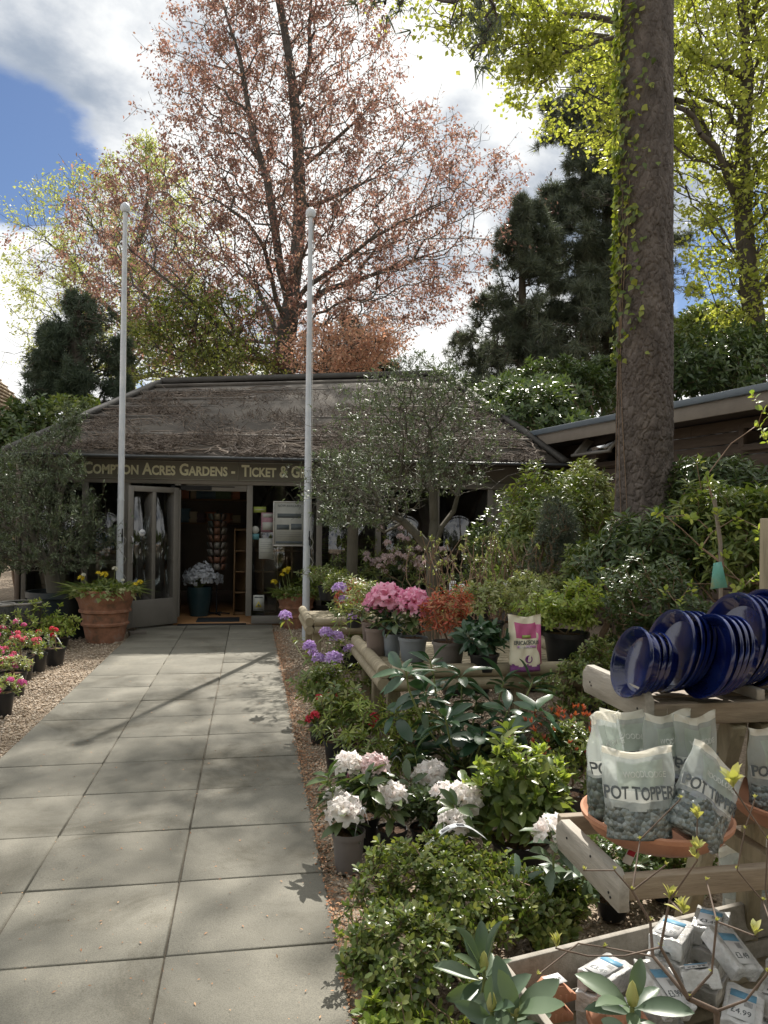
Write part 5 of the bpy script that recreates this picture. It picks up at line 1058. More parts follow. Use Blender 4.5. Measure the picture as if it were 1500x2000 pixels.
# clay pot with daffodils and ivy (left), and its pair to the right of the door
LIVY2 = tmpl([(0, 0), (.1, .3), (.35, .5), (.55, .3), (1, 0)], .15, .1)
def clay_planter(label, px, yb, s, seed, flowers):
    r = np.random.default_rng(seed); b = G(px, yb); b[2] = -.035; t = thing('clay_planter', label, 'planter', b)
    mb = MB(); mb.lathe([(0, 0), (.235, 0), (.24, .02), (.27, .17), (.28, .215), (.305, .225), (.31, .25), (.285, .265), (.30, .36), (.305, .385), (.335, .40), (.335, .425), (.32, .44), (.345, .53), (.375, .58), (.39, .62), (.40, .66), (.385, .70), (.36, .69), (.34, .62), (0, .60)], 40, wob=.006); o = mb.build('pot', m_terraw, t, smooth='auto'); o.scale = (s,)*3
    n = 300; a = r.random(n)*6.28; rad_ = .30+.14*r.random(n); v1 = MB()
    p = np.stack([rad_*np.cos(a), rad_*np.sin(a), .66+.08*r.random(n)-np.clip(rad_-.38, 0, 1)*1.8*r.random(n)], -1)*s; v, f = scatter(LIVY2, p, np.stack([np.cos(a), np.sin(a), -.5+.5*r.normal(size=n)], -1), np.array([0, 0, 1.])+r.normal(size=(n, 3))*.4, (.05+.035*r.random(n))*s); v1.add(v, f); v1.build('ivy_leaves', m_varie if seed == 1 else m_rhodo_lt, t)
    n = 190; a = r.random(n)*6.28; rad_ = .3*r.random(n)**.5; p = np.stack([rad_*np.cos(a), rad_*np.sin(a), .62+0*a], -1)*s; v, f = scatter(LBLADE, p, np.stack([np.cos(a)*.7, np.sin(a)*.7, .4+.8*r.random(n)], -1), np.array([0, 0, 1.])+r.normal(size=(n, 3))*.2, (.22+.16*r.random(n))*s, 1.6); mk('leaf_blades', v, [f], m_rhodo_lt, t)
    p, dd = ellip(90, (.3*s, .3*s, .14*s), r, .5, 0); v, f = rosettes(p+(0, 0, .68*s), dd+(0, 0, .5), LOVAL, 6, .07*s, r, (40, 85)); mk('foliage', v, [f], m_rhodo_lt, t)
    z = depth(b)
    for i, (fx_, fy_, fr, fm) in enumerate(flowers):
        q = W(fx_, fy_, z-.1)-b; v = [TS_[i % 2][0][0]*fr*z/F+q]; mk('flower', v[0], [TS_[i % 2][0][1]], fm, t, True); mb = MB(); mb.tube(bent((q[0]*.5, q[1]*.5, .62*s), q, r), .004, 5); mb.build('flower_stem', m_gstem, t)
    return t
m_pw2 = petal('petal_primrose', [(.62, .62, .5), (.7, .7, .6)])
clay_planter('weathered clay pot of yellow flowers and ivy left of the open shop door', 205, 1247, 1.0, 1, [(203, 1124, 8, m_pyel), (192, 1120, 5, m_pyel), (158, 1130, 7, m_pyel), (163, 1124, 5, m_pw2), (224, 1112, 6, m_pw2), (265, 1142, 5, m_pyel), (273, 1138, 6, m_pyel), (240, 1134, 4, m_pw2)])
clay_planter('clay pot with two yellow flower clusters right of the shop doorway', 578, 1222, .78, 2, [(558, 1117, 8, m_pyel), (563, 1112, 6, m_pyel), (535, 1138, 7, m_pyel), (551, 1124, 5, m_pyel)])
# left side pots
for i, (px, yb, w, lab) in enumerate([(38, 1262, 80, 'black glazed round planter with pale rim behind the azaleas at the left'), (-8, 1268, 70, 'black glazed round planter cut by the left edge of the photo')]):
    b = G(px, yb); b[2] = -.03; z = depth(b); rr_ = w/2*z/F; t = thing('glazed_planter', lab, 'planter', b); mb = MB(); mb.lathe([(0, 0), (rr_*.7, 0), (rr_*.95, .25), (rr_, .5), (rr_*.96, .56), (rr_*.88, .56), (rr_*.86, .5), (0, .46)], 32); mb.build('pot', m_stonep, t, smooth='auto'); mb = MB(); mb.lathe([(rr_*.87, .562), (rr_*.97, .558), (rr_*.99, .575), (rr_*.93, .585), (rr_*.87, .578)], 32); mb.build('rim', solid('rim_stone', (.3, .28, .25), .6), t, smooth=True)
b = G(107, 1293); b[2] = -.03; t = thing('black_pot', 'small black pot with a bare stem and a white looped label on the gravel', 'potted plant', b); potm(t, .115, .19, m_potb); mb = MB(); mb.tube([(0, 0, .17), (.01, 0, .24), (-.01, 0, .33)], .006, 6); mb.tube([(0, 0, .17), (-.04, 0, .25), (-.03, 0, .35)], .004, 6); mb.build('stem', m_twig, t); strap(t, (-.05, 0, .33), (.07, 0, .22), .03, .04); flag(t, (-.05, -.02, .18), .02, .17, 0, -.1)
m_pcoral = petal('petal_coral', [(.62, .14, .2), (.72, .24, .3)], tint=(1.2, .7, .8))
AZ = [(72, 1306, 38, 36, 80, 55, m_pred, 7, 'red azalea in a black pot behind the pink one at the left'), (45, 1322, 40, 42, 90, 60, m_pcoral, 12, 'fuller red and coral azalea between the pink azaleas at the left edge'), (12, 1300, 44, 42, 70, 60, m_pmag, 14, 'magenta azalea at the left edge below the glazed planters'), (25, 1352, 52, 46, 85, 40, m_pmag, 8, 'pink azalea with pale tips in the second row at the left'), (0, 1390, 54, 46, 80, 40, m_pmag, 8, 'pink azalea in the front pot cut by the left edge'), (-25, 1345, 50, 46, 70, 50, m_pmag, 8, 'pink azalea mostly outside the left edge')]
for i, (px, yb, wp, hp, fw, fh, fm, nf, lab) in enumerate(AZ): potted('potted_azalea', lab, px, yb, wp, hp, m_potb, fw, fh, 70, LOVAL, 7, .035, m_varie if i in (3, 4) else m_rhodo_lt, 300+i, fl=fm, flr=.032, nfl=nf, group='flowering azaleas at the left edge', lift=-.03)
potted('lime_shrub', 'low lime green shrub behind the red azaleas by the clay pot', 62, 1262, 60, 26, m_potb, 120, 60, 120, LOVAL, 8, .05, m_lime, 310)
potted('lime_shrub', 'small lime green shrub behind the little black pot with the label', 110, 1262, 50, 22, m_potb, 90, 55, 90, LOVAL, 8, .05, m_lime, 311)
# ================================================================ display table
m_log = solid('log_wood', [(.17, .145, .095), (.27, .23, .155), (.36, .31, .22)], .75, 5, 8, .35, 20, stretch=(1, 6, 1))
m_wood = solid('rack_wood', [(.16, .12, .085), (.24, .19, .135), (.31, .255, .185)], .7, 5, 8, .25, 30, stretch=(1, 7, 7))
m_woodg = solid('rack_wood_grey', [(.20, .18, .15), (.29, .265, .225), (.36, .33, .285)], .75, 5, 8, .25, 30, stretch=(7, 1, 7))
m_leg = solid('leg_wood', [(.17, .14, .09), (.26, .22, .145), (.33, .28, .19)], .75, 5, 8, .3, 25, stretch=(6, 6, 1))
def table(label, x0, x1, y0, y1, h, legs):
    t = thing('display_table', label, 'table', (x0, y0, -.03)); h += .03; w, d_ = x1-x0, y1-y0
    mb = MB(); y = .02
    while y < d_-.08: mb.bx(.03, w-.03, y, y+.085, h-.03, h-.004); y += .1
    mb.build('table_top', m_leg, t, bevel=.003)
    def half(name, a, b):
        mb = MB(); mb.tube([a, (np.array(a)*.5+np.array(b)*.5), b], .045, 14); mb.build(name, m_log, t, smooth='auto')
    for zz_ in (h+.012, h-.072):
        half('rail', (0, 0, zz_), (0, d_, zz_)); half('rail', (0.05, 0, zz_), (w, 0, zz_)); half('rail', (w, 0.05, zz_), (w, d_, zz_))
    for a, b in legs: mb = MB(); mb.bx(a-.042, a+.042, b-.042, b+.042, 0, h-.035); mb.build('leg', m_leg, t, bevel=.004)
    mb = MB(); mb.bx(.05, w-.05, .05, .075, h-.12, h-.032); mb.bx(.05, w-.05, d_-.075, d_-.05, h-.12, h-.032); mb.build('apron', m_leg, t)
table('wooden display table with double half log rails carrying the pink rhododendrons', .87, 2.35, 4.95, 6.3, .60, [(.08, .1), (.95, .1), (.08, 1.25), (1.4, 1.25), (1.4, .1), (.08, .72)])
table('second log railed display table further back beside the lilac rhododendron', .6, 1.7, 7.8, 8.9, .56, [(.08, .08), (1.07, .08), (.08, 1.1), (1.07, 1.1)])
potted('green_azalea', 'grey green shrub in a black pot on the rear log railed table', 640, 1172, 40, 28, m_potb, 90, 40, 90, LLONG, 8, .05, m_rhodo_lt, 401, h0=.56)
potted('green_azalea', 'feathery plant in a black pot at the near end of the rear table', 668, 1190, 40, 28, m_potb, 90, 40, 90, LLONG, 8, .05, m_azal, 402, h0=.56)

# ================================================================ bags
def thickf(u, v, d): # half thickness across width u (-1..1) and height v (0..1)
    return d*np.sqrt(np.clip(1-np.abs(u)**2.6, 0, 1))*np.clip(1-np.clip((v-.12)/.86, 0, 1)**1.6, 0.0, 1)*np.clip(v/.04+.35, 0, 1)+.002
def bag(name, label, loc, w, h, d, rotz, tilt, fill, tx, seed, slots, brandtxt=None, cat='bag', group=None, sidet=0, hdr=True):
    r = np.random.default_rng(seed); t = thing(name, label, cat, loc, group=group); M = Matrix.Rotation(rotz, 4, 'Z')@Matrix.Rotation(tilt, 4, 'X')@Matrix.Rotation(sidet, 4, 'Y'); t.rotation_euler = M.to_euler()
    nu, nv = 29, 41; U = np.linspace(-1, 1, nu); Vv = np.linspace(0, 1, nv); uu, vv = np.meshgrid(U, Vv); ph = r.random(6)*6
    wr = .0045*(np.sin(uu*5+vv*9+ph[0])+np.sin(uu*-9+vv*14+ph[1])*.8+np.sin(uu*13+vv*5+ph[2])*.5)*np.clip(vv*2, .3, 1)
    th = thickf(uu, vv, d); xs = uu*w/2*(1-.10*(1-vv)*(vv < .15)-.05*np.sin(vv*math.pi)+.03*np.sin(vv*7+ph[3])); zs = vv*h+.010*np.sin(uu*3+ph[4])*vv
    def surf(sign): return np.stack([xs, sign*th+wr*(vv < .98), zs], -1).reshape(-1, 3)
    V = np.concatenate([surf(-1), surf(1)]); n = nu*nv; i = (np.arange(nu-1)[None]+np.arange(nv-1)[:, None]*nu).reshape(-1)
    Fa = np.stack([i, i+1, i+nu+1, i+nu], -1); Fb = Fa[:, ::-1]+n; cu_ = (uu[:-1, :-1]+uu[1:, 1:]).reshape(-1)/2; cv = (vv[:-1, :-1]+vv[1:, 1:]).reshape(-1)/2
    mi = np.zeros(len(i), int)                  # 0 film 1 panel 2 strip 3 filling 4 header
    mi[cv < fill+.02*np.sin(cu_*7+ph[5])] = 3; pc = (cv > .60) & (cv < .88) & (np.abs(cu_) < .62); mi[pc & (mi != 3)] = 1
    st_ = (cv > .44) & (cv < .58); mi[st_] = 2; 
    if hdr: mi[cv > .93] = 4
    mb2 = np.where(cv < fill, 3, np.where(cv > .93, 4, 0)); F_ = np.concatenate([Fa, Fb]); side = []
    for j in range(nv-1): side += [[j*nu, (j+1)*nu, n+(j+1)*nu, n+j*nu], [j*nu+nu-1, n+j*nu+nu-1, n+(j+1)*nu+nu-1, (j+1)*nu+nu-1]]
    side = np.array(side); ms = np.where(np.tile(np.repeat(Vv[:-1], 2), 1) < fill, 3, 0)
    for j in range(nu-1): side = np.vstack([side, [j, n+j, n+j+1, j+1]]); ms = np.append(ms, 3)
    body = mk('bag_body', V, [F_, side], slots, t, True, np.concatenate([mi, mb2, ms]))
    def warp(o, zc, xc):
        kx, kz = o.scale[0], o.scale[1]
        for vtx in o.data.vertices:
            x, z, e = vtx.co.x*kx+xc, vtx.co.y*kz+zc, vtx.co.z
            u_, v_ = max(-1, min(1, x/(w/2))), z/h; wv = .0045*(math.sin(u_*5+v_*9+ph[0])+math.sin(u_*-9+v_*14+ph[1])*.8+math.sin(u_*13+v_*5+ph[2])*.5)*min(1, max(.3, v_*2))
            vtx.co = (x, -float(thickf(np.array(u_), np.array(v_), d))+wv-.0025-e, z)
        o.scale = (1, 1, 1); o.rotation_euler = (0, 0, 0); o.location = (0, 0, 0)
    for (s_, size, zc, wd__, m_, xc) in tx:
        o = text(s_, size, m_, t, (0, 0, 0), ext=.0006, off=size*.02 if m_ is not m_lgt else 0, width=wd__); warp(o, zc*h, -wd__/2+xc)
    return t
m_film = filmm('bag_film', (.66, .70, .68), .50); m_panel = filmm('bag_panel', (.47, .53, .47), .85); m_strip = filmm('bag_strip', (.76, .77, .73), .93); m_head = filmm('bag_header', (.80, .78, .70), .9)
m_st_g = stonem('stones_green', [(.03, .045, .04), (.10, .13, .12), (.22, .27, .24)]); m_st_d = stonem('stones_dark', [(.008, .009, .012), (.04, .045, .055), (.16, .17, .18)]); m_st_b = stonem('stones_blue', [(.004, .02, .16), (.02, .07, .4), (.2, .3, .55)], 45); m_st_gr = stonem('stones_grey', [(.06, .08, .08), (.13, .155, .15), (.25, .28, .27)], 75)
m_ink = solid('ink_grey', (.10, .115, .12), .5); m_lgt = solid('ink_pale', (.62, .64, .6), .5)
h_lo, h_hi = .695, 1.03
def bagslots(fm): return [m_film, m_panel, m_strip, fm, m_head]
def pt(wt=.20, sh=False): return [('POT TOPPERS', .045, .47, wt, m_ink, 0), ('WOODLODGE', .022, .70, wt*.6, m_lgt, .01)]
sa = W(1288, 1640, 2.22); sa[2] = h_lo+.012
def at(px, z, h=None): p = W(px, 1500, z); return np.array([p[0], p[1], h_lo+.045 if h is None else h])
bag('stone_bag', 'front upright bag of grey pebbles with white printed strip in the terracotta saucer', at(1250, 2.09), .20, .235, .05, -.16, -.10, .36, pt(), 501, bagslots(m_st_gr), group='bags of pot topper stones')
bag('stone_bag', 'tall bag of dark green stones standing at the left rim of the terracotta saucer', at(1187, 2.23), .14, .30, .045, .5, -.04, .42, pt(.15), 502, bagslots(m_st_g), group='bags of pot topper stones')
bag('stone_bag', 'tall bag with cream header behind the front bag under the top shelf', at(1240, 2.34), .22, .285, .04, -.05, -.05, .30, pt(.21), 503, bagslots(m_st_g), group='bags of pot topper stones')
bag('stone_bag', 'tall bag of dark pebbles at the back of the saucer centre', at(1308, 2.30), .17, .285, .045, .12, -.04, .40, pt(.18), 504, bagslots(m_st_d), group='bags of pot topper stones')
bag('stone_bag', 'tall bag of blue glass stones at the right back of the saucer', at(1362, 2.30), .16, .28, .045, .22, -.04, .40, pt(.17), 505, bagslots(m_st_b), group='bags of pot topper stones')
bag('stone_bag', 'slumped bag of grey stones leaning right in the terracotta saucer', at(1345, 2.08, h_lo+.05), .19, .24, .055, .15, -.20, .40, pt(.19), 506, bagslots(m_st_gr), group='bags of pot topper stones', sidet=.62)
# fertiliser bag on the table
m_fcream = solid('fert_cream', [(.62, .58, .44), (.66, .62, .5)], .45); m_fpink = solid('fert_pink', [(.42, .08, .2), (.48, .12, .26)], .45); m_fpurp = solid('fert_purple', (.2, .06, .22), .45); m_fwhite = solid('fert_white', (.7, .7, .7), .45); m_lav = solid('fert_lavender', (.5, .28, .5), .45)
fb = G(1026, 1312, .61)
t = bag('fertiliser_bag', 'cream and pink paper pouch of ericaceous fertiliser standing among the potted plants', fb, .235, .37, .035, .08, -.06, .12,
    [('ERICACEOUS', .036, .49, .175, m_ink, 0), ('BIOFERTILISER', .018, .425, .12, m_fwhite, 0)], 520, [m_fcream, m_fpink, m_fcream, m_fpurp, m_fcream], brandtxt=1)
dt = .036
mb = MB(); mb.bx(-.066, .066, -dt-.002, -dt, .158, .174); mb.build('purple_band', m_lav, t).location = (0, .008, 0)
mb = MB(); mb.bx(-.03, .03, -.0275, -.025, .222, .242); mb.build('green_badge', solid('badge', (.3, .38, .1), .45), t)
mb = MB(); mb.bx(.075, .108, -.02, .02, .05, .31); mb.build('side_band', m_fpink, t); mb = MB(); mb.lathe([(0, 0), (.026, 0), (.026, .002), (.018, .002), (.018, .001), (0, .001)], 20, (.01, -.037, .085), M=[[1, 0, 0], [0, 0, -1], [0, 1, 0]]); mb.build('roundel', m_fpurp, t)

# ================================================================ two tier rack
t = thing('plant_rack', 'two tier timber display rack holding blue saucers and bagged stones at the right edge', 'display rack', (1.25, 2.2, -.03)); o3 = np.array([1.25, 2.2, -.03])
def rb(name, a, b, w, h, m, up=(0, 0, 1), bevel=.004): mb = MB(); mb.bar(np.array(a)-o3, np.array(b)-o3, w, h, up); return mb.build(name, m, t, bevel=bevel)
def endboard(name, x, y0, y1, z0, z1, c, th):
    mb = MB(); mb.poly([np.array(p)-o3 for p in [(x, y0, z0), (x, y1+.02, z0), (x, y1+.035, z0+.02), (x, y1+.035, z1-.03), (x, y1, z1), (x, y0+c, z1), (x, y0, z1-c*.9)]], (th, 0, 0)); return mb.build(name, m_woodg, t, bevel=.003)
def knots(par, pts):
    mb = MB()
    for x, y, z in pts: mb.lathe([(0, 0), (.0035, 0), (.0035, .002), (0, .002)], 8, np.array([x, y, z])-o3, M=[[0, 0, -1], [0, 1, 0], [1, 0, 0]])
    mb.build('screw', m_dark, par)
XE = 3.2
e1 = endboard('end_board', 1.195, 2.18, 2.60, .985, 1.085, .035, .03); knots(e1, [(1.1945, 2.22, 1.01), (1.1945, 2.23, 1.018), (1.1945, 2.56, 1.02), (1.1945, 2.57, 1.03)])
rb('front_board', (1.226, 2.205, 1.005), (XE, 2.205, 1.005), .035, .066, m_wood); rb('back_board', (1.226, 2.60, 1.005), (XE, 2.60, 1.005), .035, .066, m_wood)
for y in (2.27, 2.37, 2.47, 2.55): rb('shelf_slat', (1.227, y, 1.022), (XE, y, 1.022), .07, .018, m_wood)
rb('divider', (1.60, 2.2, 1.055), (1.60, 2.57, 1.055), .03, .035, m_woodg)
e2 = endboard('end_board', .935, 1.835, 2.21, .60, .695, .035, .03); knots(e2, [(.9345, 1.88, .62), (.9345, 1.89, .628), (.9345, 2.16, .66), (.9345, 2.0, .675)])
rb('front_board', (.956, 1.86, .655), (XE, 1.86, .655), .035, .06, m_wood); rb('back_board', (.956, 2.27, .655), (XE, 2.27, .655), .035, .06, m_wood)
for x in (1.55, 2.95):
    rb('sloping_leg', (x+.03, 2.64, -.0), (x-.03, 2.22, .97), .07, .05, m_leg, up=(1, 0, 0)); rb('sloping_leg', (x+.20, 2.50, 0), (x+.08, 2.235, .97), .07, .05, m_leg, up=(1, 0, 0)); rb('rear_leg', (x+.42, 2.68, 0), (x+.40, 2.64, 1.62), .055, .04, m_leg, up=(1, 0, 0))
    rb('brace', (x-.03, 1.9, .60), (x-.03, 2.5, .60), .04, .05, m_leg); rb('brace', (x-.03, 2.2, .945), (x+.3, 2.63, .945), .04, .035, m_leg)
# blue saucers leaning on edge in fans
m_blue = solid('blue_glaze', [(.003, .004, .022), (.004, .008, .06), (.008, .02, .11)], .09, 7, 5, .06, 16, coat=.25, spec=.45)
def saucer_prof(R_): return [(0, .0), (R_*.72, 0), (R_*.80, .006), (R_*.93, .036), (R_*.985, .040), (R_*1.0, .046), (R_*.985, .053), (R_*.94, .050), (R_*.90, .044), (R_*.76, .016), (R_*.5, .011), (0, .011)]
def glazed(name, label, R_, c, nrm_, m, group=None, k=64):
    z_ = nz(np.array(nrm_, float)); x_ = nz(np.cross((0, 0, 1.), z_)); y_ = np.cross(z_, x_); Mx = Matrix(np.stack([x_, y_, z_], 1).tolist()).to_4x4()
    mb = MB(); mb.lathe(saucer_prof(R_), k); o = mb.build(name, m, smooth='auto'); o.matrix_world = Matrix.Translation(tuple(c))@Mx; return tag(o, label, 'plant saucer', group)
fan = 0; words = ['first', 'second', 'third', 'fourth', 'fifth', 'sixth', 'seventh']
for (px, R_, n, z, fl) in [(1258, .114, 4, 2.42, 'leftmost'), (1330, .138, 4, 2.50, 'second'), (1402, .136, 4, 2.42, 'third'), (1448, .165, 5, 2.56, 'tall fourth'), (1500, .17, 6, 2.60, 'rightmost')]:
    base = W(px, 1340, z); 
    for i in range(n):
        q = .024*i*(1 if i == 0 else 1)+(.012 if i else 0); rr_ = R_*(1 if i == 0 else .985-.004*i) if fl != 'leftmost' or i == 0 else R_*.90
        nrm_ = np.array([-.99, -.02, .26+.03*i]); nn_ = nz(nrm_); hh = math.sqrt(1-nn_[2]**2)
        glazed('blue_saucer', 'blue glazed saucer, '+words[i]+' from the left in the '+fl+' leaning stack', rr_, (base[0]+q+.0, base[1]+q*.35, 1.033+rr_*hh+.004), nrm_, m_blue, 'blue glazed saucers leaning on the top shelf')
mb = MB(); mb.lathe([(0, 0), (.155, 0), (.185, .020), (.203, .048), (.212, .054), (.214, .066), (.206, .070), (.195, .062), (.172, .032), (.15, .016), (0, .014)], 64); tag(mb.build('terracotta_saucer', m_terra, loc=(sa[0], sa[1]+.02, h_lo-.008), smooth='auto'), 'large terracotta saucer holding stone bags on the lower shelf', 'plant saucer')
s2 = W(1530, 1560, 2.35); mb = MB(); mb.lathe([(0, 0), (.17, 0), (.20, .022), (.215, .052), (.225, .058), (.227, .068), (.218, .07), (.20, .06), (.17, .03), (.15, .016), (0, .014)], 48); tag(mb.build('terracotta_saucer', m_terra, loc=(s2[0]+.08, s2[1], h_lo-.008), smooth='auto'), 'second terracotta saucer with one bag at the right edge behind the sloping leg', 'plant saucer')
bag('stone_bag', 'bag of pale stones in the second saucer at the right edge', (s2[0]-.02, s2[1], h_lo+.015), .20, .27, .045, .1, -.04, .36, pt(.2), 507, bagslots(m_st_gr), group='bags of pot topper stones')
bag('stone_bag', 'bag of pale stones on the ground behind the rack legs', tuple(G(1475, 1870)*[1, 1, 0]), .3, .42, .07, .2, -.06, .4, pt(.26), 508, bagslots(m_st_gr), group='bags of pot topper stones')
mb = MB(); c = W(1232, 1668, 2.2); t = thing('price_tag', 'small red and green price tag hanging below the terracotta saucer', 'price tag', c); mb.bx(-.014, .014, -.0006, .0006, -.03, .03, 0, Matrix.Rotation(.45, 3, 'Y')); mb.build('card', m_label, t); mb = MB(); mb.bx(-.012, .012, -.0016, -.0008, -.005, .014, 0, Matrix.Rotation(.45, 3, 'Y')); mb.build('red_block', m_pred, t)

# ================================================================ crate with pot feet and boxed goods
A0 = np.array([.752, 2.20, 0]); ea = R(13); ex_ = np.array([math.cos(ea), math.sin(ea), 0]); ey_ = np.array([math.sin(ea)*.6, -math.cos(ea)*1.0, 0]); ey_ = nz(np.array([.10, -1, 0])); CW, CD, CH = 1.5, .9, .30
t = thing('timber_crate', 'shallow open timber crate on the ground under the rack', 'crate', (A0[0], A0[1], -.03)); mb = MB()
def cb(name, a, b, z0, z1, th, m=m_woodg): mb = MB(); a = np.array(a, float); b = np.array(b, float); a[2] = b[2] = (z0+z1)/2; mb.bar(a, b, th, z1-z0); mb.build(name, m, t, bevel=.003)
Z0 = np.zeros(3)
for z0, z1 in ((.06, .18), (.19, .32)):
    cb('side_board', Z0, ey_*CD, z0, z1, .022); cb('back_board', ex_*.012, ex_*CW, z0, z1, .022); cb('side_board', ex_*CW, ex_*CW+ey_*CD, z0, z1, .022)
mb = MB()
for q in range(9): mb.bar(ey_*(.05+q*.1)+ex_*.012+(0, 0, .115), ey_*(.05+q*.1)+ex_*(CW-.012)+(0, 0, .115), .09, .015)
mb.build('base_board', m_leg, t)
def cp(a, b, z): p = A0+ex_*a+ey_*b; return np.array([p[0], p[1], z-.03])
m_card = solid('box_card', [(.33, .32, .29), (.4, .39, .36)], .6, 12); m_wrap = solid('box_wrap', [(.42, .42, .40), (.58, .58, .57), (.72, .72, .72)], .16, 14, 6, 1.0, 22, coat=.7, bdist=.02); m_lblw = solid('label_white', (.72, .72, .72), .5); m_lblb = solid('label_blue', (.15, .34, .5), .5)
r = np.random.default_rng(61); price = ['£3.99', '£2.99', '£3.49', '£4.99']
def carton(a, b, z, w, d_, h, rz, label, pr_, tilt=0, grp='shrink wrapped pot feet cartons in the crate'):
    t = thing('wrapped_carton', label, 'carton', cp(a, b, z), group=grp); t.rotation_euler = (tilt, tilt*.6, rz)
    V = MB(); n = 7; X_ = np.linspace(-w/2, w/2, n); 
    prof = [(x, h*(1+.06*math.sin(i*2.1+a*20))) for i, x in enumerate(X_)]; pts = [(-w/2, -d_/2, 0), (-w*.2, -d_/2, 0), (-w*.14, -d_/2, h*.3), (w*.14, -d_/2, h*.3), (w*.2, -d_/2, 0), (w/2, -d_/2, 0)]+[(x, -d_/2, z_) for x, z_ in prof[::-1]]
    p = np.array(pts); nP = len(p); Vv = np.vstack([p, p+(0, d_, 0)]); V.add(Vv, [[i, (i+1) % nP, nP+(i+1) % nP, nP+i] for i in range(nP)]); me_f = [list(range(nP))[::-1], [nP+i for i in range(nP)]]
    o = V.build('carton', m_wrap, t); bmn = __import__('bmesh').new(); bmn.from_mesh(o.data); bmn.verts.ensure_lookup_table()
    for fl in me_f: bmn.faces.new([bmn.verts[i] for i in fl])
    __import__('bmesh').ops.recalc_face_normals(bmn, faces=bmn.faces[:]); bmn.to_mesh(o.data); bmn.free(); bv = o.modifiers.new('bevel', 'BEVEL'); bv.width = .004; bv.segments = 2
    mb = MB(); mb.bx(-w*.36, w*.30, -d_*.40, d_*.30, h*1.062, h*1.068); l = mb.build('price_label', m_lblw, t); mb = MB(); mb.bx(-w*.36, w*.3, d_*.12, d_*.30, h*1.069, h*1.071); mb.build('blue_band', m_lblb, l)
    text(price[pr_], .028, m_ink, l, (-w*.30, -d_*.28, h*1.07), rot=(0, 0, 0), ext=.0006, width=w*.5)
    mb = MB(); 
    for q in range(7): mb.bx(w*(.02+q*.03), w*(.035+q*.03), -d_*.05, d_*.08, h*1.069, h*1.0705)
    mb.build('barcode', m_ink, l)
nm = ['back left stack', 'second stack from the left', 'stack in the middle', 'stack under the rack leg', 'front row left', 'front row centre', 'front row right', 'far right stack']; lv_ = ['at the bottom of', 'in the middle of', 'on top of']
for i, (a, b, n_) in enumerate([(.30, .10, 3), (.42, .22, 3), (.55, .12, 4), (.70, .12, 4), (.40, .46, 2), (.56, .42, 3), (.72, .40, 3), (.88, .30, 3)]):
    for k_ in range(n_): carton(a+r.normal()*.01, b+r.normal()*.01, .135+.06*k_, .10, .15, .057, -.85+r.normal()*.18+(.5 if i in (1, 4) else 0), 'shrink wrapped white carton '+(lv_[min(k_, 2)] if k_ < n_-1 or n_ == 1 else 'topmost in')+' the '+nm[i] if k_ != 2 or n_ < 4 else 'shrink wrapped white carton just below the top of the '+nm[i], (i+k_) % 4, tilt=r.normal()*.05 if i < 4 else r.normal()*.16)
for i, (a, b, z, rz) in enumerate([(.36, .30, .27, .3), (.50, .32, .28, -.4), (.64, .27, .30, .2), (.48, .56, .24, -1.2), (.64, .55, .26, -.5), (.80, .48, .28, -1.0)]):
    carton(a, b, z+.04, .098, .145, .05, rz, ['loose carton lying across the back left stacks', 'loose carton tipped in the centre of the crate', 'loose carton leaning on the middle stack', 'loose carton tipped toward the clay feet', 'loose carton fallen at the front centre of the crate', 'loose carton tipped at the right of the crate'][i], i % 4, tilt=(-1)**i*.4)
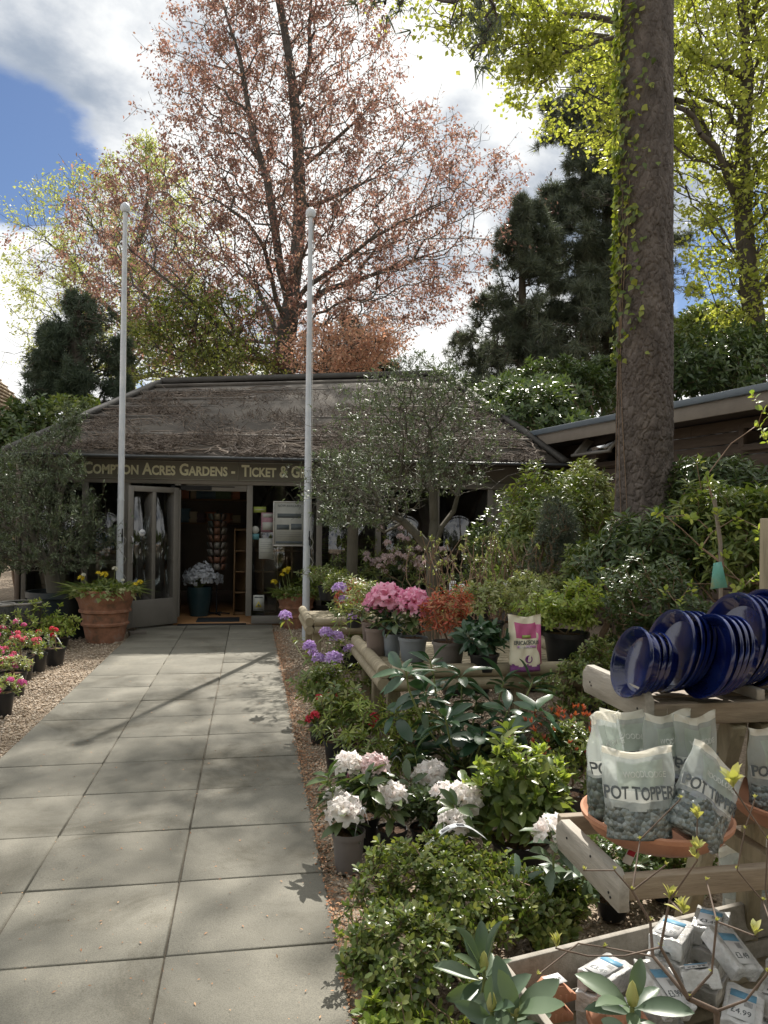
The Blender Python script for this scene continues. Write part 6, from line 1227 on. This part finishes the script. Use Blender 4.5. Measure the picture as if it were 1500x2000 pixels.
for i, (a, b, z, rz, lab) in enumerate([(.09, .14, .13, .1, 'ridged terracotta pot foot at the far left corner of the crate'), (.10, .14, .18, .25, 'terracotta pot foot with price sticker on top of the corner one'), (.20, .26, .15, -.2, 'terracotta pot foot with two stickers right of the corner pile'), (.22, .33, .20, -.1, 'upper terracotta pot foot beside the white cartons'), (.13, .50, .13, .6, 'terracotta pot foot with yellow tint near the crate side'), (.2, .56, .17, .2, 'ridged terracotta pot foot at the front of the crate'), (.28, .45, .14, -.5, 'pale terracotta pot foot between stickers and cartons'), (.24, .70, .15, .4, 'nearest ridged terracotta pot foot at the bottom edge')]):
    t = thing('clay_riser', lab, 'pot foot', cp(a+.01, b, z+.09), rz, group='terracotta pot feet in the crate'); mb = MB(); pts = [(-.05, 0, 0), (.05, 0, 0), (.05, 0, .018), (.03, 0, .024), (.01, 0, .05), (-.03, 0, .055), (-.05, 0, .04)]; mb.poly([(x, -.03, z_) for x, _, z_ in pts], (0, .06, 0))
    for q in range(5): mb.bx(-.052+.02*q, -.042+.02*q, -.033, .033, .002, .028)
    mb.build('body', m_terra, t, bevel=.004)
    if i in (1, 2, 3): mb = MB(); mb.bx(-.035, .02, -.025, .02, .0565, .0575); l = mb.build('price_sticker', m_lblw, t); text('£1.49', .016, m_ink, l, (-.033, -.01, .058), rot=(0, 0, 0), ext=.0005, width=.045)
# bare budded shrub in the near right corner
m_twigd = solid('twig_dark', [(.09, .065, .05), (.16, .115, .085)], .75, 30)
r = np.random.default_rng(71); b = W(1420, 2150, 1.62); b[2] = -.03; t = thing('budding_shrub', 'leafless twiggy shrub with fat yellow green buds in the bottom right corner', 'shrub', b)
tp = [(1432, 1540, 0), (1362, 1600, 0), (1360, 1660, -.05), (1362, 1680, -.05), (1334, 1786, -.1), (1308, 1758, 0), (1086, 1852, -.1), (1474, 1828, -.1), (1235, 1740, .1), (1475, 1560, .1), (1500, 1640, 0), (1200, 1700, .1), (1290, 1850, 0), (1140, 1700, .1), (1490, 1760, .1), (1400, 1800, 0), (1440, 1700, .1), (1300, 1690, .1), (1380, 1720, .1), (1050, 1905, 0), (1250, 1640, .2), (1330, 1560, .2), (1455, 1620, .1), (1390, 1900, 0), (1180, 1850, .1), (1500, 1900, 0), (1345, 1950, 0), (1270, 1800, .1)]
T_ = np.array([W(x, y, 1.55+dz)-b for x, y, dz in tp]); base = np.array([[0, 0, 0.05], [-.02, 0, .3], W(1400, 1975, 1.6)-b]); P, pr, e = grow(base, np.array([-1, 0, 1]), T_, .45, .07, .25, 0, r); rr = thick(P, pr, .0016, None, .0062); V, Fq = segs(P, pr, rr, 7, .001); mk('stem', V, [Fq], m_twigd, t, True)
big = np.array([1.7, 1, .8, .8, 1.2, 1.1, 1, 1]+[.35]*20); v, f = [], []; bmz = MB()
for q, s_ in zip(T_, big): a_, c_ = rosettes(np.array([q-(0, 0, .0)]), np.array([[r.normal()*.15, r.normal()*.15, 1.]]), LRHOD, 9, .026*s_, r, (6, 26), 0, 1.0); mk('bud', a_, [c_], m_bud, t)
